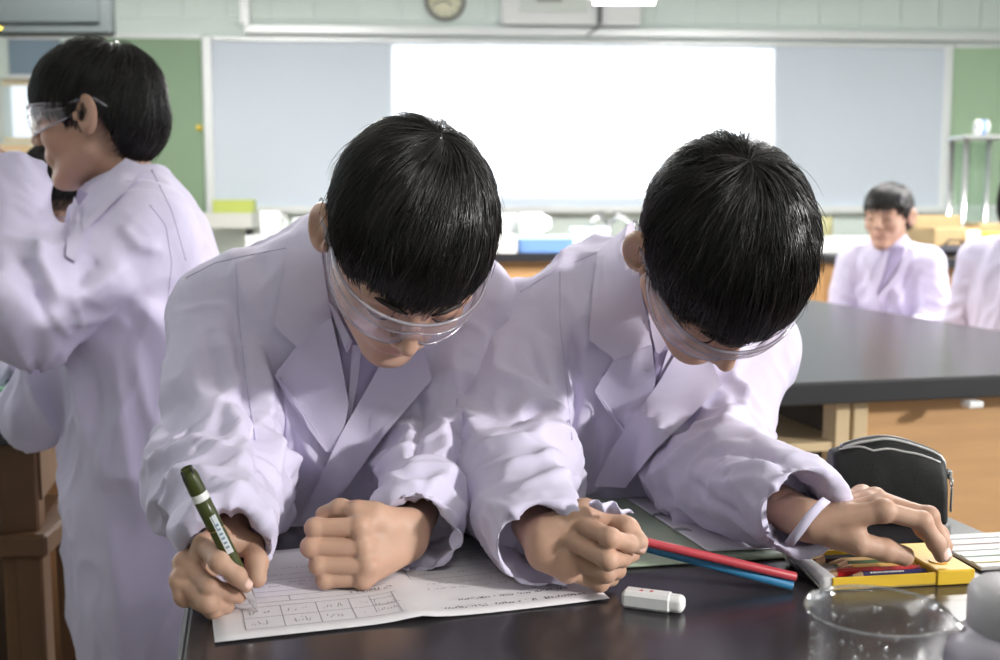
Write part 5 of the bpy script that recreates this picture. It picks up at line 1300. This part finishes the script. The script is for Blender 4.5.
# right side: papers, boxes, glass stand
x = back(838, 6.40); t = thing('paper_stack', (x, 6.35, TZ), 'stack of white papers on the teacher bench behind the right boy', 'papers')
for k in range(4): MB().box((x+.01*k, 6.38+.01*k, TZ+.012+.022*k), (.36, .28, .020), rotz(.05*k-.05), .002).build('sheet_bundle', M_enamel, t)
x = back(829, 6.5); cup(822, 6.75, TZ, .05, .2, mat('khaki', (0.4, 0.38, 0.2), 0.6), 'khaki canister beside the right boy head', False, 'canister', 'canister')
M_card = mat('cardboard', (0.46, 0.33, 0.17), 0.8, var=0.08)
def carton(px, Y, z, w, h, d, label, rz=0.0):
    x = back(px, Y); t = thing('cardboard_box', (x, Y, z), label, 'box'); R = rotz(rz)
    MB().box((x, Y, z+h/2), (w, d, h), R, .004).build('body', M_card, t)
    MB().box((x, Y, z+h+.001), (w*.98, .05, .003), R).build('tape', mat('tape', (0.55, 0.42, 0.22), 0.4), t)
    for s in (-1, 1): MB().box((x, Y+s*d*.25, z+h+.002), (w*.98, d*.46, .004), R).build('flap', M_card, t)
sb = thing('side_bench', (back(975, 6.0), 6.0, 0), 'side bench with black top behind the seated students, right', 'bench')
xs = back(985, 5.7); MB().box((xs, 5.7, .865), (1.6, .7, .05), None, .004).build('worktop', M_black_edge, sb); MB().box((xs, 5.72, .42), (1.5, .6, .84)).build('body', M_oak, sb)
for k in range(3): MB().box((xs-.5+.5*k, 5.41, .45), (.46, .02, .7), None, .004).build('door', M_oak, sb)
carton(944, 5.70, .89, .24, .14, .22, 'brown cardboard box behind the seated student', .1)
carton(930, 5.97, .89, .24, .20, .16, 'taller brown cardboard box at the back of the side bench', -.05)
carton(988, 5.88, .89, .22, .16, .20, 'cardboard box beside the chrome stand', .0)
x = back(948, 5.5); t = thing('black_bag', (x, 5.47, .89), 'dark folded bag on the side bench by the boxes', 'bag')
V, F = nets(lambda P: d_ell(P, (x, 5.47, .924), (.11, .06, .029))-.008*(vnoise(P*30)-.5), A(x-.14, 5.36, .88), A(x+.14, 5.60, .98), .008); mkobj('body', V, F, mat('black_cloth', (0.02, 0.02, 0.03), 0.7), t)
mb = MB(); mb.tube([(x-.05, 5.46, .945), (x-.03, 5.45, .975), (x+.03, 5.45, .975), (x+.05, 5.46, .945)], .006, 6); mb.build('strap', MATS['black_cloth'], t, smooth=True)
cup(970, 5.55, .89, .035, .13, mat('warm_white', (0.95, 0.82, 0.66), 0.4), 'cream cup between the cardboard boxes', False, 'cup', 'cup')
x = back(992, 5.6); t = thing('yellow_box', (x, 5.6, .89), 'bright yellow box near the right edge, on the side bench', 'box')
MB().box((x, 5.6, .945), (.16, .14, .11), None, .006).build('body', mat('bright_yellow', (0.75, 0.60, 0.08), 0.5), t); MB().box((x, 5.6, 1.004), (.165, .145, .012), None, .003).build('lid', MATS['bright_yellow'], t)
# chrome frame with glass shelf
t = thing('display_stand', (back(968, 6.2), 6.2, .89), 'chrome framed glass stand before the light green board', 'stand')
xa, xb = back(952, 6.2), back(989, 6.2); zt2 = aty(960, 138, 6.2)[2]
for x in (xa, xb):
    for y in (6.1, 6.3): MB().tube([(x, y, .0), (x, y, zt2)], .016, 10).build('post', M_chrome, t, smooth=True)
MB().box(((xa+xb)/2, 6.2, zt2), (xb-xa+.05, .26, .02), None, .004).build('top_shelf', mat('grey_metal', (0.45, 0.47, 0.47), 0.4, metal=0.5), t)
MB().box(((xa+xb)/2, 6.2, .95), (xb-xa, .22, .01)).build('lower_shelf', MATS['grey_metal'], t)
MB().box(((xa+xb)/2, 6.28, (zt2+.95)/2), (xb-xa-.02, .006, zt2-1.0)).build('glass_panel', clear_mat('stand_glass', (0.86, 0.93, 0.88), 0.08, 0.05, 0.10, (0.7, 0.8, 0.72)), t)
x = back(973, 6.2); t = thing('tape_roll', (x, 6.2, zt2+.01), 'white roll with blue label on top of the chrome stand', 'roll')
MB().lathe([(.022, -.03), (.045, -.03), (.045, .03), (.022, .03), (.022, -.03)], (x, 6.2, zt2+.056), 20, rot('Y', math.pi/2)).build('roll', M_enamel, t, smooth=True)
MB().lathe([(.0455, -.012), (.0455, .012)], (x, 6.2, zt2+.056), 20, rot('Y', math.pi/2)).build('label', M_bluet, t, smooth=True)

# ------------------------------------------------------------------ tidy
for o in bpy.data.objects:
    for k in ('_root', '_name'):
        if k in o: del o[k]
